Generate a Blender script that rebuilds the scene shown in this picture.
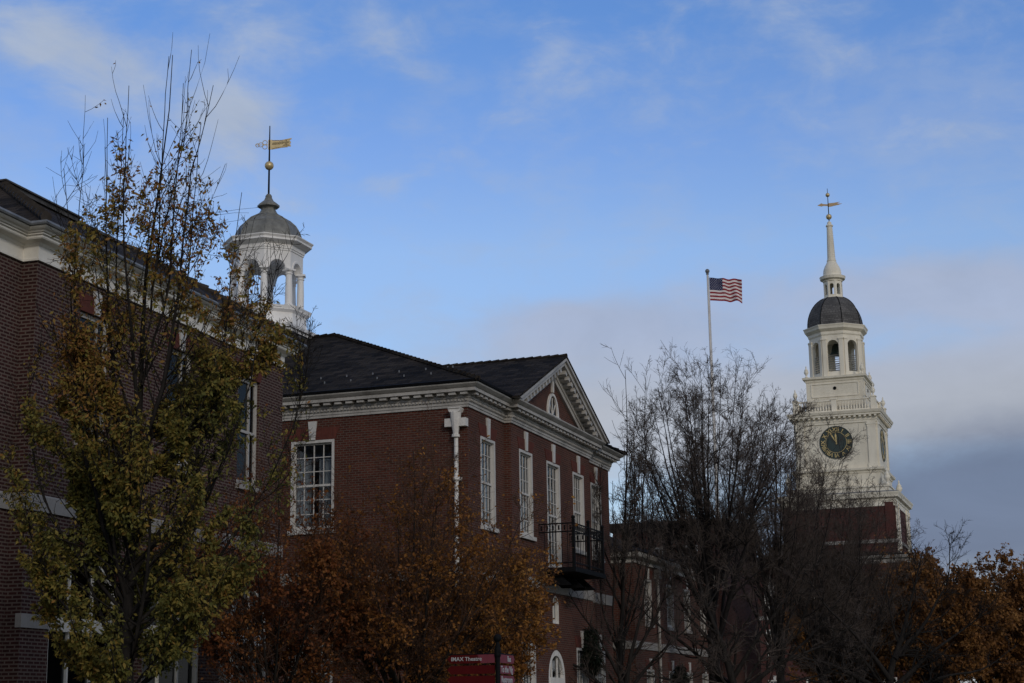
import bpy, math, random
import numpy as np
from mathutils import Vector, Matrix
R = math.radians
for o in list(bpy.data.objects): bpy.data.objects.remove(o)
SC = bpy.context.scene
COL = SC.collection
# ------------------------------------------------------------------ camera
EYE = Vector((0, 0, 1.6))
PITCH, ROLL, FPX = 0.219894, -0.01533, 1671.3
cF = Vector((0, math.cos(PITCH), math.sin(PITCH))); cX = Vector((1, 0, 0)); cU = cX.cross(cF)
X2 = math.cos(ROLL)*cX + math.sin(ROLL)*cU; U2 = -math.sin(ROLL)*cX + math.cos(ROLL)*cU
cam = bpy.data.cameras.new('camera'); cam.sensor_width = 36; cam.lens = 36*FPX/1024; cam.clip_start = .1; cam.clip_end = 6000
co = bpy.data.objects.new('camera', cam); COL.objects.link(co)
co.matrix_world = Matrix(((X2.x, U2.x, -cF.x, EYE.x), (X2.y, U2.y, -cF.y, EYE.y), (X2.z, U2.z, -cF.z, EYE.z), (0, 0, 0, 1)))
SC.camera = co
def raydir(px, py):
    return (cF + X2*((px-512)/FPX) - U2*((py-341.5)/FPX)).normalized()
# ------------------------------------------------------------------ light
SUN_EL, SUN_ROT = R(22), R(180-22)
SKY_STRENGTH, SUN_STRENGTH = 0.10, 0.85
SC.view_settings.view_transform = 'Standard'; SC.view_settings.look = 'None'
SC.view_settings.gamma = 1; SC.view_settings.use_curve_mapping = False
SC.view_settings.exposure = 0.0
sd = Vector((math.sin(SUN_ROT)*math.cos(SUN_EL), math.cos(SUN_ROT)*math.cos(SUN_EL), math.sin(SUN_EL)))
sl = bpy.data.lights.new('sun', 'SUN'); sl.energy = SUN_STRENGTH; sl.angle = R(10); sl.color = (1, .93, .82)
so = bpy.data.objects.new('sun', sl); COL.objects.link(so); so.rotation_euler = sd.to_track_quat('Z', 'Y').to_euler()
so.location = (40, -60, 60)

class NT:
    def __init__(s, tree): s.t = tree; s.n = tree.nodes; s.l = tree.links
    def node(s, typ, **kw):
        n = s.n.new(typ)
        for k, v in kw.items(): setattr(n, k, v)
        return n
    def put(s, sock, v):
        if isinstance(v, bpy.types.NodeSocket): s.l.new(v, sock)
        elif v is not None: sock.default_value = v
    def math(s, op, a, b=None, c=None, clamp=False):
        n = s.node('ShaderNodeMath', operation=op, use_clamp=clamp)
        for i, v in enumerate((a, b, c)): s.put(n.inputs[i], v)
        return n.outputs[0]
    def mix(s, fac, a, b, blend='MIX'):
        n = s.node('ShaderNodeMix', data_type='RGBA', blend_type=blend)
        s.put(n.inputs[0], fac); s.put(n.inputs[6], a); s.put(n.inputs[7], b)
        return n.outputs[2]
    def noise(s, vec, scale, detail=4, rough=.55, dist=0):
        n = s.node('ShaderNodeTexNoise'); s.put(n.inputs['Vector'], vec); n.inputs['Scale'].default_value = scale
        n.inputs['Detail'].default_value = detail; n.inputs['Roughness'].default_value = rough; n.inputs['Distortion'].default_value = dist
        return n.outputs[0]
    def smooth(s, v, a, b, lo=0., hi=1.):
        n = s.node('ShaderNodeMapRange', interpolation_type='SMOOTHSTEP'); s.put(n.inputs[0], v)
        for i, x in enumerate((a, b, lo, hi)): n.inputs[i+1].default_value = x
        return n.outputs[0]
    def ramp(s, fac, stops):
        n = s.node('ShaderNodeValToRGB'); s.put(n.inputs[0], fac); e = n.color_ramp.elements
        while len(e) > 1: e.remove(e[-1])
        for i, (p, c) in enumerate(stops):
            k = e[0] if i == 0 else e.new(p)
            k.position = p; k.color = (*c, 1)
        return n.outputs[0]
def c4(c): return (c[0], c[1], c[2], 1)

W = bpy.data.worlds.new('World'); SC.world = W; W.use_nodes = True
nt = NT(W.node_tree); nt.n.clear()
sky = nt.node('ShaderNodeTexSky', sky_type='NISHITA', sun_disc=False, sun_elevation=SUN_EL, sun_rotation=SUN_ROT)
sky.air_density = 1.0; sky.dust_density = .6; sky.ozone_density = 1.6
tc = nt.node('ShaderNodeTexCoord'); D = tc.outputs['Generated']
sp = nt.node('ShaderNodeSeparateXYZ'); nt.l.new(D, sp.inputs[0]); dx, dy, dz = sp.outputs
den = nt.math('ADD', nt.math('MAXIMUM', dz, 0.0), .22)
cb = nt.node('ShaderNodeCombineXYZ'); nt.l.new(nt.math('DIVIDE', dx, den), cb.inputs[0]); nt.l.new(nt.math('DIVIDE', dy, den), cb.inputs[1]); P2 = cb.outputs[0]
n1 = nt.noise(P2, 2.6, 7, .58, .35)
n2 = nt.noise(P2, 7.0, 6, .6, .2)
nn = nt.math('ADD', nt.math('MULTIPLY', n1, .7), nt.math('MULTIPLY', n2, .3))
def blob(px, py, rx, ry):
    """a soft patch of sky round a fixed compass direction"""
    d = raydir(px, py)
    az = math.atan2(d.x, d.y); 
    a = nt.math('SUBTRACT', nt.math('ARCTAN2', dx, dy), az)
    e = nt.math('SUBTRACT', nt.math('ARCSINE', dz), math.asin(d.z))
    k = 1/FPX
    q = nt.math('ADD', nt.math('POWER', nt.math('ABSOLUTE', nt.math('DIVIDE', a, rx*k)), 2.0), nt.math('POWER', nt.math('ABSOLUTE', nt.math('DIVIDE', e, ry*k)), 2.0))
    return nt.math('EXPONENT', nt.math('MULTIPLY', q, -1.0))
def summ(bl):
    s = None
    for b, w in bl:
        v = nt.math('MULTIPLY', blob(*b), w); s = v if s is None else nt.math('ADD', s, v)
    return s
def cover(bl, n, amp, lo, hi):
    """ragged patch: blob plus noise, thresholded softly"""
    v = nt.math('ADD', summ(bl), nt.math('MULTIPLY', nt.math('SUBTRACT', n, .5), amp))
    return nt.smooth(v, lo, hi)
lum = nt.math('ADD', .82, nt.math('MULTIPLY', n1, .36))
az_ = nt.math('ARCTAN2', dx, dy); el_ = nt.math('ARCSINE', dz)
cb2 = nt.node('ShaderNodeCombineXYZ'); nt.l.new(az_, cb2.inputs[0]); nt.l.new(nt.math('MULTIPLY', el_, 1.9), cb2.inputs[1]); P3 = cb2.outputs[0]
m1 = nt.noise(P3, 11, 8, .6, .5); m2 = nt.noise(P3, 5, 6, .55, .8); m3 = nt.noise(P3, 26, 6, .6, .3)
mm = nt.math('ADD', nt.math('MULTIPLY', m1, .6), nt.math('MULTIPLY', m3, .4))
lum = nt.math('ADD', .80, nt.math('MULTIPLY', m1, .40))
puff = cover([((35, 32, 80, 36), .9), ((105, 66, 70, 28), .5), ((238, 122, 50, 42), .95), ((305, 142, 70, 22), .3), ((385, 30, 66, 40), .55), ((235, 22, 66, 40), .5), ((420, 75, 34, 18), .4),
              ((150, 100, 90, 50), .45), ((170, 190, 70, 34), .45), ((553, 54, 20, 20), .4), ((382, 182, 26, 12), .45), ((300, 202, 50, 14), .4), ((620, 85, 130, 26), .3), ((790, 40, 120, 60), .42), ((960, 135, 150, 26), .5), ((700, 115, 220, 20), .25)], nt.math('ADD', nt.math('MULTIPLY', mm, 1.25), -.13), 2.0, -.05, 1.2)
low = cover([((600, 330, 130, 34), .75), ((560, 315, 70, 14), .25), ((760, 300, 130, 34), .35), ((940, 285, 130, 32), .85), ((1010, 300, 80, 30), .4), ((690, 420, 220, 74), 1.0), ((960, 395, 160, 42), 1.2), ((1090, 380, 100, 60), .8), ((450, 410, 170, 60), .5), ((1000, 572, 100, 30), .6)], mm, 1.2, .0, .95)
grey = cover([((985, 505, 190, 82), 1.15), ((1100, 490, 150, 90), .8), ((850, 530, 130, 70), .6), ((720, 560, 160, 60), .4)], mm, 1.2, .0, 1.55)
rest = nt.math('MULTIPLY', nt.smooth(dy, .35, -.1), nt.smooth(nn, .38, .60, .35, 1.), clamp=True)    # the broken overcast over and behind the viewer
tint = nt.ramp(dz, [(.05, (.95, 1.0, 1.15)), (.2, (1.12, 1.14, 1.30)), (.27, (1.24, 1.27, 1.46)), (.33, (1.03, 1.17, 1.54)), (.40, (.80, 1.10, 1.57))])
base = nt.mix(1.0, sky.outputs[0], tint, 'MULTIPLY')
def scaled(c): return nt.mix(1., c4(c), lum, 'MULTIPLY')
wisp = nt.math('MULTIPLY', nt.smooth(nt.math('ADD', nt.math('MULTIPLY', m2, .6), nt.math('MULTIPLY', m3, .4)), .44, .66), .26)
c0 = nt.mix(nt.math('MAXIMUM', nt.math('MULTIPLY', puff, .9), wisp), base, scaled((4.1, 4.75, 5.9)))
c1 = nt.mix(nt.math('MAXIMUM', nt.math('MULTIPLY', low, .88), nt.smooth(dz, .15, .05, 0., .8)), c0, nt.mix(nt.smooth(dz, .23, .17), scaled((3.9, 4.5, 6.0)), scaled((4.6, 4.75, 5.2))))
c2 = nt.mix(nt.math('MULTIPLY', grey, .93), c1, scaled((1.5, 1.9, 2.9)))
c3 = nt.mix(nt.math('MULTIPLY', rest, .9), c2, scaled((3.4, 3.5, 3.7)))
skyc = nt.node('ShaderNodeBackground'); skyc.inputs[1].default_value = SKY_STRENGTH
nt.l.new(c3, skyc.inputs[0])
out = nt.node('ShaderNodeOutputWorld'); nt.l.new(skyc.outputs[0], out.inputs[0])

# ------------------------------------------------------------------ materials
def material(name, build):
    m = bpy.data.materials.new(name); m.use_nodes = True; t = NT(m.node_tree); t.n.clear()
    o = t.node('ShaderNodeOutputMaterial'); p = t.node('ShaderNodeBsdfPrincipled'); t.l.new(p.outputs[0], o.inputs[0])
    build(t, p, o); return m
def geo_noise(t, scale, detail=5, stretch=(1, 1, 1)):
    tc = t.node('ShaderNodeTexCoord'); mp = t.node('ShaderNodeMapping'); t.l.new(tc.outputs['Object'], mp.inputs[0]); mp.inputs[3].default_value = stretch
    return t.noise(mp.outputs[0], scale, detail, .6)
def bump(t, p, h, s=.3, d=.02):
    b = t.node('ShaderNodeBump'); b.inputs['Strength'].default_value = s; b.inputs['Distance'].default_value = d
    t.l.new(h, b.inputs['Height']); t.l.new(b.outputs[0], p.inputs['Normal'])
def brick_mat(name, c1, c2, cm, bw=.215, bh=.0762, mortar=.012):
    def b(t, p, o):
        uv = t.node('ShaderNodeUVMap'); n = t.node('ShaderNodeTexBrick'); t.l.new(uv.outputs[0], n.inputs['Vector'])
        n.inputs['Color1'].default_value = c4(c1); n.inputs['Color2'].default_value = c4(c2); n.inputs['Mortar'].default_value = c4(cm)
        n.inputs['Scale'].default_value = 1; n.inputs['Mortar Size'].default_value = mortar; n.inputs['Mortar Smooth'].default_value = .2
        n.inputs['Brick Width'].default_value = bw; n.inputs['Row Height'].default_value = bh; n.inputs['Bias'].default_value = -.1
        big = geo_noise(t, .7, 6); mid = geo_noise(t, 9, 4)
        k = t.math('ADD', t.math('MULTIPLY', big, .7), t.math('MULTIPLY', mid, .5))
        col = t.mix(1., n.outputs[0], t.ramp(k, [(.35, (.68, .66, .66)), (.8, (1.28, 1.22, 1.2))]), 'MULTIPLY')
        t.l.new(col, p.inputs['Base Color']); p.inputs['Roughness'].default_value = .9
        p.inputs['Specular IOR Level'].default_value = .2
        bump(t, p, t.math('SUBTRACT', 1., n.outputs['Fac']), .5, .008)
    return material(name, b)
def paint_mat(name, c, dirt, amount=.5, rough=.6, streak=True, siding=0):
    def b(t, p, o):
        a = geo_noise(t, 1.3, 6, (1, 1, .25) if streak else (1, 1, 1)); f = geo_noise(t, 14, 4)
        k = t.smooth(t.math('ADD', t.math('MULTIPLY', a, .75), t.math('MULTIPLY', f, .3)), .42, .75, 0., amount)
        col = t.mix(k, c4(c), c4(dirt))
        if siding:
            tc = t.node('ShaderNodeTexCoord'); s = t.node('ShaderNodeSeparateXYZ'); t.l.new(tc.outputs['Object'], s.inputs[0])
            fr = t.math('FRACT', t.math('DIVIDE', s.outputs[2], siding))
            bump(t, p, fr, .6, .03)
        else: bump(t, p, f, .12, .01)
        t.l.new(col, p.inputs['Base Color']); p.inputs['Roughness'].default_value = rough
    return material(name, b)
def slate_mat(name, c1, c2, w=.25, h=.17):
    def b(t, p, o):
        uv = t.node('ShaderNodeUVMap'); n = t.node('ShaderNodeTexBrick'); t.l.new(uv.outputs[0], n.inputs['Vector'])
        n.inputs['Color1'].default_value = c4(c1); n.inputs['Color2'].default_value = c4(c2); n.inputs['Mortar'].default_value = (c1[0]*.3, c1[1]*.3, c1[2]*.3, 1)
        n.inputs['Scale'].default_value = 1; n.inputs['Mortar Size'].default_value = .012; n.inputs['Mortar Smooth'].default_value = .1
        n.inputs['Brick Width'].default_value = w; n.inputs['Row Height'].default_value = h; n.offset = .5
        big = geo_noise(t, .5, 6)
        col = t.mix(1., n.outputs[0], t.ramp(big, [(.3, (.6, .6, .6)), (.7, (1.4, 1.35, 1.3))]), 'MULTIPLY')
        t.l.new(col, p.inputs['Base Color']); p.inputs['Roughness'].default_value = .9; p.inputs['Specular IOR Level'].default_value = .05
        s = t.node('ShaderNodeSeparateXYZ'); t.l.new(uv.outputs[0], s.inputs[0])
        fr = t.math('SUBTRACT', 1., t.math('FRACT', t.math('DIVIDE', s.outputs[1], h)))
        bump(t, p, t.math('ADD', fr, t.math('MULTIPLY', n.outputs['Fac'], -.5)), .9, .03)
    return material(name, b)
def plain_mat(name, c, rough=.6, metal=0., var=.3, scale=6, spec=.5):
    def b(t, p, o):
        f = geo_noise(t, scale, 5)
        col = t.mix(1., c4(c), t.ramp(f, [(.3, (1-var,)*3), (.7, (1+var,)*3)]), 'MULTIPLY')
        t.l.new(col, p.inputs['Base Color']); p.inputs['Roughness'].default_value = rough; p.inputs['Metallic'].default_value = metal
        p.inputs['Specular IOR Level'].default_value = spec
        bump(t, p, f, .15, .01)
    return material(name, b)
def leaf_mat(name, stops, trans=.35):
    def b(t, p, o):
        at = t.node('ShaderNodeAttribute', attribute_name='tint')
        col = t.ramp(at.outputs['Fac'], stops); t.l.new(col, p.inputs['Base Color']); p.inputs['Roughness'].default_value = .65
        p.inputs['Specular IOR Level'].default_value = .2
        tr = t.node('ShaderNodeBsdfTranslucent'); t.l.new(col, tr.inputs[0])
        mx = t.node('ShaderNodeMixShader'); mx.inputs[0].default_value = trans
        t.l.new(p.outputs[0], mx.inputs[1]); t.l.new(tr.outputs[0], mx.inputs[2]); t.l.new(mx.outputs[0], o.inputs[0])
    return material(name, b)
def bark_mat(name, c):
    def b(t, p, o):
        f = geo_noise(t, 9, 6, (1, 1, .3))
        t.l.new(t.mix(1., c4(c), t.ramp(f, [(.3, (.55,)*3), (.7, (1.5,)*3)]), 'MULTIPLY'), p.inputs['Base Color'])
        p.inputs['Roughness'].default_value = .95; p.inputs['Specular IOR Level'].default_value = .1; bump(t, p, f, .6, .03)
    return material(name, b)
def glass_mat(name, tint=(.75, .8, .85), refl=.16, ior=1.4):
    def b(t, p, o):
        t.n.remove(p)
        tr = t.node('ShaderNodeBsdfTransparent'); tr.inputs[0].default_value = c4(tint)
        gl = t.node('ShaderNodeBsdfGlossy'); gl.inputs['Roughness'].default_value = .03
        f = geo_noise(t, 2.5, 2); bn = t.node('ShaderNodeBump'); bn.inputs['Strength'].default_value = .06; t.l.new(f, bn.inputs['Height']); t.l.new(bn.outputs[0], gl.inputs['Normal'])
        fr = t.node('ShaderNodeFresnel'); fr.inputs[0].default_value = ior
        mx = t.node('ShaderNodeMixShader'); t.l.new(t.math('ADD', fr.outputs[0], refl*.4, clamp=True), mx.inputs[0])
        t.l.new(tr.outputs[0], mx.inputs[1]); t.l.new(gl.outputs[0], mx.inputs[2]); t.l.new(mx.outputs[0], o.inputs[0])
    return material(name, b)
M = dict(
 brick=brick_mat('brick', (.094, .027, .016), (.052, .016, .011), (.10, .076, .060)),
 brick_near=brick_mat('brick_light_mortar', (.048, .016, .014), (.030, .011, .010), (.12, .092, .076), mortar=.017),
 brick_far=brick_mat('brick_red', (.078, .022, .018), (.06, .019, .016), (.09, .055, .048)),
 rubbed=brick_mat('rubbed_brick', (.11, .033, .022), (.09, .028, .02), (.09, .04, .032), bw=.08, bh=.5, mortar=.005),
 weathered=paint_mat('weathered_trim', (.44, .41, .37), (.16, .145, .125), .75),
 casing=paint_mat('window_casing', (.55, .52, .475), (.27, .24, .21), .6),
 trim=paint_mat('white_trim', (.72, .68, .62), (.36, .32, .28), .6),
 trim_clean=paint_mat('cream_trim', (.74, .70, .62), (.42, .37, .31), .45),
 cream=paint_mat('cream_tower_paint', (.80, .735, .60), (.50, .44, .34), .5, siding=0),
 siding=paint_mat('cream_siding', (.78, .715, .58), (.52, .46, .35), .5, siding=.22),
 cupola=paint_mat('cupola_paint', (.82, .79, .75), (.55, .52, .48), .5),
 stone=paint_mat('limestone', (.30, .275, .245), (.15, .135, .12), .6, rough=.85),
 slate=slate_mat('dark_slate', (.040, .033, .027), (.011, .0095, .0085), .42, .30),
 slate_l=slate_mat('dark_tile', (.058, .046, .036), (.020, .0165, .014), .34, .26),
 hiptile=plain_mat('hip_tile', (.045, .038, .033), .85, 0, .3, 6, .1),
 curb=plain_mat('weathered_curb', (.085, .08, .078), .8, 0, .3, 4, .1),
 lead=plain_mat('grey_lead', (.16, .165, .17), .55, 0, .35, 3),
 domegrey=plain_mat('dome_lead', (.17, .165, .145), .6, 0, .35, 4),
 domedark=slate_mat('dome_slate', (.135, .132, .13), (.095, .093, .092), .3, .2),
 dullgold=plain_mat('dull_gilding', (.42, .30, .17), .6, .1, .15, 8, .2),
 gold=plain_mat('gold_leaf', (.62, .47, .24), .42, .45, .15, 8),
 iron=plain_mat('black_iron', (.006, .006, .0065), .7, 0, .3, 8, .1),
 glass=glass_mat('window_glass'),
 glass_dark=glass_mat('dark_window_glass', (.35, .38, .42), .05, 1.16),
 curtain=plain_mat('curtain', (.62, .62, .60), .9, 0, .12, 5),
 room_shade=plain_mat('painted_room_shade', (.03, .028, .026), .9),  # near-black colour carrying the shade of the unlit rooms
 clockface=plain_mat('clock_face', (.026, .042, .037), .5, 0, .15, 2),
 gilt=plain_mat('gilt_paint', (.62, .47, .20), .5, 0, .1, 8),
 bark=bark_mat('bark', (.020, .017, .015)),
 bark_grey=bark_mat('grey_bark', (.020, .017, .016)),
 twig=bark_mat('twig', (.080, .062, .052)), rustwig=bark_mat('brown_twig', (.075, .042, .028)),
 grass=plain_mat('grass', (.045, .055, .022), .95, 0, .4, 1.5),
 asphalt=plain_mat('asphalt', (.05, .05, .05), .95, 0, .25, 4),
 polepaint=plain_mat('pole_paint', (.58, .54, .49), .5, 0, .15, 2),
 signred=plain_mat('sign_red', (.072, .0035, .004), .65, 0, .12, 4, .12),
 signrose=plain_mat('sign_rose', (.17, .036, .050), .65, 0, .12, 4, .15),
 lettering=plain_mat('lettering', (.42, .42, .42), .6, 0, .05),
 flagred=plain_mat('flag_red', (.25, .018, .028), .85, 0, .12, 3),
 flagwhite=plain_mat('flag_white', (.72, .66, .64), .85, 0, .08, 3),
 flagblue=plain_mat('flag_blue', (.014, .020, .075), .85, 0, .12, 3),
 evergreen=leaf_mat('evergreen', [(0, (.006, .010, .006)), (1, (.016, .024, .013))], .1),
 leaf_green=leaf_mat('autumn_green_leaf', [(0, (.095, .100, .028)), (.3, (.17, .155, .038)), (.55, (.29, .215, .048)), (.8, (.32, .165, .042)), (1, (.24, .105, .042))]),
 leaf_orange=leaf_mat('orange_leaf', [(0, (.145, .054, .017)), (.4, (.25, .100, .023)), (.8, (.37, .165, .034)), (1, (.46, .24, .06))]),
 leaf_red=leaf_mat('russet_leaf', [(0, (.115, .036, .015)), (.5, (.21, .068, .021)), (1, (.29, .125, .034))]),
 leaf_rust=leaf_mat('rust_leaf', [(0, (.115, .050, .018)), (.5, (.23, .100, .027)), (1, (.33, .165, .05))]),
)
# ------------------------------------------------------------------ builders
def link(o, parent=None):
    COL.objects.link(o)
    if parent: o.parent = parent
    return o
def tag(o, label=None, cat=None, group=None, kind=None):
    for k, v in (('label', label), ('category', cat), ('group', group), ('kind', kind)):
        if v: o[k] = v
    return o
def empty(name, loc, rz, label, cat, group=None):
    o = bpy.data.objects.new(name, None); link(o); o.location = loc; o.rotation_euler = (0, 0, rz); o.empty_display_size = .5
    return tag(o, label, cat, group)
def copy_tree(o, parent=None):
    c = o.copy(); COL.objects.link(c)
    if parent: c.parent = parent
    for ch in list(o.children): copy_tree(ch, c)
    return c
class MB:
    def __init__(s): s.v = []; s.f = []; s.mi = []; s.m = 0
    def pt(s, p): s.v.append(tuple(p)); return len(s.v)-1
    def poly(s, pts): s.f.append([s.pt(p) for p in pts]); s.mi.append(s.m)
    def box(s, x0, x1, y0, y1, z0, z1):
        if x0 > x1: x0, x1 = x1, x0
        if y0 > y1: y0, y1 = y1, y0
        b = len(s.v)
        for z in (z0, z1):
            for x, y in ((x0, y0), (x1, y0), (x1, y1), (x0, y1)): s.v.append((x, y, z))
        for q in ((3, 2, 1, 0), (4, 5, 6, 7), (0, 1, 5, 4), (1, 2, 6, 5), (2, 3, 7, 6), (3, 0, 4, 7)):
            s.f.append([b+i for i in q]); s.mi.append(s.m)
    def obox(s, c, ax, ay, az):
        """box from centre and three half-vectors"""
        c, ax, ay, az = map(Vector, (c, ax, ay, az)); b = len(s.v)
        for k in (-1, 1):
            for i, j in ((-1, -1), (1, -1), (1, 1), (-1, 1)): s.v.append(tuple(c+ax*i+ay*j+az*k))
        for q in ((3, 2, 1, 0), (4, 5, 6, 7), (0, 1, 5, 4), (1, 2, 6, 5), (2, 3, 7, 6), (3, 0, 4, 7)):
            s.f.append([b+i for i in q]); s.mi.append(s.m)
    def prism_y(s, poly, y0, y1):
        """polygon given in (x,z), CCW seen from -y, extruded from y0 (front) to y1"""
        n = len(poly)
        s.poly([(x, y0, z) for x, z in poly]); s.poly([(x, y1, z) for x, z in reversed(poly)])
        for i in range(n):
            a, b = poly[i], poly[(i+1) % n]
            s.poly([(a[0], y1, a[1]), (b[0], y1, b[1]), (b[0], y0, b[1]), (a[0], y0, a[1])])
    def lathe(s, prof, n, c=(0, 0, 0), rot=0., caps=True):
        rings = []
        for r, z in prof:
            rings.append([s.pt((c[0]+r*math.cos(rot+2*math.pi*i/n), c[1]+r*math.sin(rot+2*math.pi*i/n), c[2]+z)) for i in range(n)])
        for a, b in zip(rings, rings[1:]):
            for i in range(n):
                j = (i+1) % n; s.f.append([a[i], a[j], b[j], b[i]]); s.mi.append(s.m)
        if caps:
            s.f.append(rings[0][::-1]); s.mi.append(s.m); s.f.append(rings[-1]); s.mi.append(s.m)
    def tube(s, pts, rad, n=6):
        pts = [Vector(p) for p in pts]; rings = []
        for i, p in enumerate(pts):
            t = (pts[min(i+1, len(pts)-1)]-pts[max(i-1, 0)]).normalized()
            a = t.cross(Vector((0, 0, 1)) if abs(t.z) < .9 else Vector((1, 0, 0))).normalized(); b = t.cross(a)
            r = rad[i] if hasattr(rad, '__len__') else rad
            rings.append([s.pt(p+(a*math.cos(2*math.pi*k/n)+b*math.sin(2*math.pi*k/n))*r) for k in range(n)])
        for a, b in zip(rings, rings[1:]):
            for i in range(n):
                j = (i+1) % n; s.f.append([a[i], b[i], b[j], a[j]]); s.mi.append(s.m)
        s.f.append(rings[0]); s.mi.append(s.m); s.f.append(rings[-1][::-1]); s.mi.append(s.m)
    def ball(s, c, r, n=16, m=10, sz=1.):
        s.lathe([(max(r*math.sin(math.pi*i/m), 1e-4), -r*sz*math.cos(math.pi*i/m)) for i in range(m+1)], n, c, caps=False)
    def wall(s, p0, p1, z0, z1, holes=(), depth=.2):
        """wall from p0 to p1 (outside on the right of the direction), holes = (s0,s1,za,zb,arch)"""
        p0 = Vector((*p0, 0)); p1 = Vector((*p1, 0)); L = (p1-p0).length; t = (p1-p0)/L; n = Vector((t.y, -t.x, 0))
        def P(u, z, d=0): return p0+t*u+Vector((0, 0, z))-n*d
        hs = []
        for h in holes:
            a, b, za, zb = h[:4]; arch = len(h) > 4 and h[4]
            hs.append((a, b, za, zb+((b-a)/2 if arch else 0), arch, zb))
        S = sorted({0, L, *[h[0] for h in hs], *[h[1] for h in hs]}); Z = sorted({z0, z1, *[h[2] for h in hs], *[h[3] for h in hs]})
        for i in range(len(S)-1):
            for j in range(len(Z)-1):
                cs, cz = (S[i]+S[i+1])/2, (Z[j]+Z[j+1])/2
                if any(h[0] < cs < h[1] and h[2] < cz < h[3] for h in hs): continue
                s.poly([P(S[i], Z[j]), P(S[i+1], Z[j]), P(S[i+1], Z[j+1]), P(S[i], Z[j+1])])
        for a, b, za, zt, arch, zs in hs:
            top = zs if arch else zt
            s.poly([P(a, za), P(a, top), P(a, top, depth), P(a, za, depth)])
            s.poly([P(b, za), P(b, za, depth), P(b, top, depth), P(b, top)])
            if za > z0+1e-4: s.poly([P(a, za), P(a, za, depth), P(b, za, depth), P(b, za)])
            if not arch: s.poly([P(a, zt), P(b, zt), P(b, zt, depth), P(a, zt, depth)])
            else:
                r = (b-a)/2; c = (a+b)/2; N = 14
                arc = [(c-r*math.cos(math.pi*i/N), zs+r*math.sin(math.pi*i/N)) for i in range(N+1)]
                for (u0, w0), (u1, w1) in zip(arc, arc[1:]):
                    s.poly([P(u0, w0), P(u1, w1), P(u1, zt), P(u0, zt)])
                    s.poly([P(u0, w0), P(u0, w0, depth), P(u1, w1, depth), P(u1, w1)])
    def sweep(s, path, prof, closed=True, ends=False):
        """profile (outward offset, z) carried along a plan path, mitred"""
        n = len(path); off = []
        for i in range(n):
            p = Vector(path[i]); a = Vector(path[i-1]) if closed or i > 0 else None; b = Vector(path[(i+1) % n]) if closed or i < n-1 else None
            n1 = n2 = None
            if a is not None: t = (p-a).normalized(); n1 = Vector((t.y, -t.x))
            if b is not None: t = (b-p).normalized(); n2 = Vector((t.y, -t.x))
            if n1 is None: n1 = n2
            if n2 is None: n2 = n1
            m = (n1+n2); m = m/max(m.dot(n1), 1e-6)
            off.append((p, m))
        rows = [[s.pt((p.x+m.x*o, p.y+m.y*o, z)) for o, z in prof] for p, m in off]
        for i in range(n if closed else n-1):
            A, B = rows[i], rows[(i+1) % n]
            for k in range(len(prof)-1): s.f.append([A[k], B[k], B[k+1], A[k+1]]); s.mi.append(s.m)
        if not closed and ends:
            s.f.append(rows[0]); s.mi.append(s.m); s.f.append(rows[-1][::-1]); s.mi.append(s.m)
    def blocks(s, path, o0, o1, z0, z1, w, pitch, closed=True):
        """row of small blocks (dentils, modillions) along a plan path"""
        n = len(path)
        for i in range(n if closed else n-1):
            a = Vector((*path[i], 0)); b = Vector((*path[(i+1) % n], 0)); L = (b-a).length
            if L < w: continue
            t = (b-a)/L; nn = Vector((t.y, -t.x, 0)); k = max(1, round(L/pitch)); 
            for j in range(k+1):
                c = a+t*(L*j/k)+nn*((o0+o1)/2)+Vector((0, 0, (z0+z1)/2))
                s.obox(c, t*(w/2), -nn*((o1-o0)/2), Vector((0, 0, (z1-z0)/2)))
    def build(s, name, mat, parent=None, smooth=False):
        me = bpy.data.meshes.new(name); me.from_pydata(s.v, [], s.f)
        for m in (mat if isinstance(mat, (list, tuple)) else [mat]): me.materials.append(m)
        if any(s.mi): me.polygons.foreach_set('material_index', s.mi)
        uv = me.uv_layers.new(name='UVMap'); data = np.zeros((len(me.loops), 2), np.float32)
        vs = np.array(s.v); 
        for p in me.polygons:
            nx, ny, nz = p.normal
            if abs(nz) > .95: t = np.array((1, 0, 0.)); b = np.array((0, 1., 0))
            else:
                l = math.hypot(nx, ny); t = np.array((-ny/l, nx/l, 0)); b = np.cross((nx, ny, nz), t)
            q = vs[list(p.vertices)]; ls = p.loop_start
            data[ls:ls+len(q), 0] = q@t; data[ls:ls+len(q), 1] = q@b
        uv.data.foreach_set('uv', data.ravel())
        if smooth: me.polygons.foreach_set('use_smooth', [True]*len(me.polygons))
        me.update()
        o = bpy.data.objects.new(name, me); return link(o, parent)
def rz(prof, a, b, c, d): return [(o, c+(z-a)*(d-c)/(b-a)) for o, z in prof]
def text_mesh(name, body, size, mat, parent, loc, rot, align='LEFT', extrude=.004, shear=0):
    cu = bpy.data.curves.new(name, 'FONT'); cu.body = body; cu.size = size; cu.align_x = align; cu.align_y = 'CENTER'; cu.extrude = extrude; cu.shear = shear; cu.offset = size*.012
    tmp = bpy.data.objects.new(name+'_curve', cu); COL.objects.link(tmp)
    dg = bpy.context.evaluated_depsgraph_get(); me = bpy.data.meshes.new_from_object(tmp.evaluated_get(dg))
    bpy.data.objects.remove(tmp); bpy.data.curves.remove(cu)
    me.name = name; me.materials.clear(); me.materials.append(mat)
    o = bpy.data.objects.new(name, me); link(o, parent); o.location = loc; o.rotation_euler = rot; return o

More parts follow.
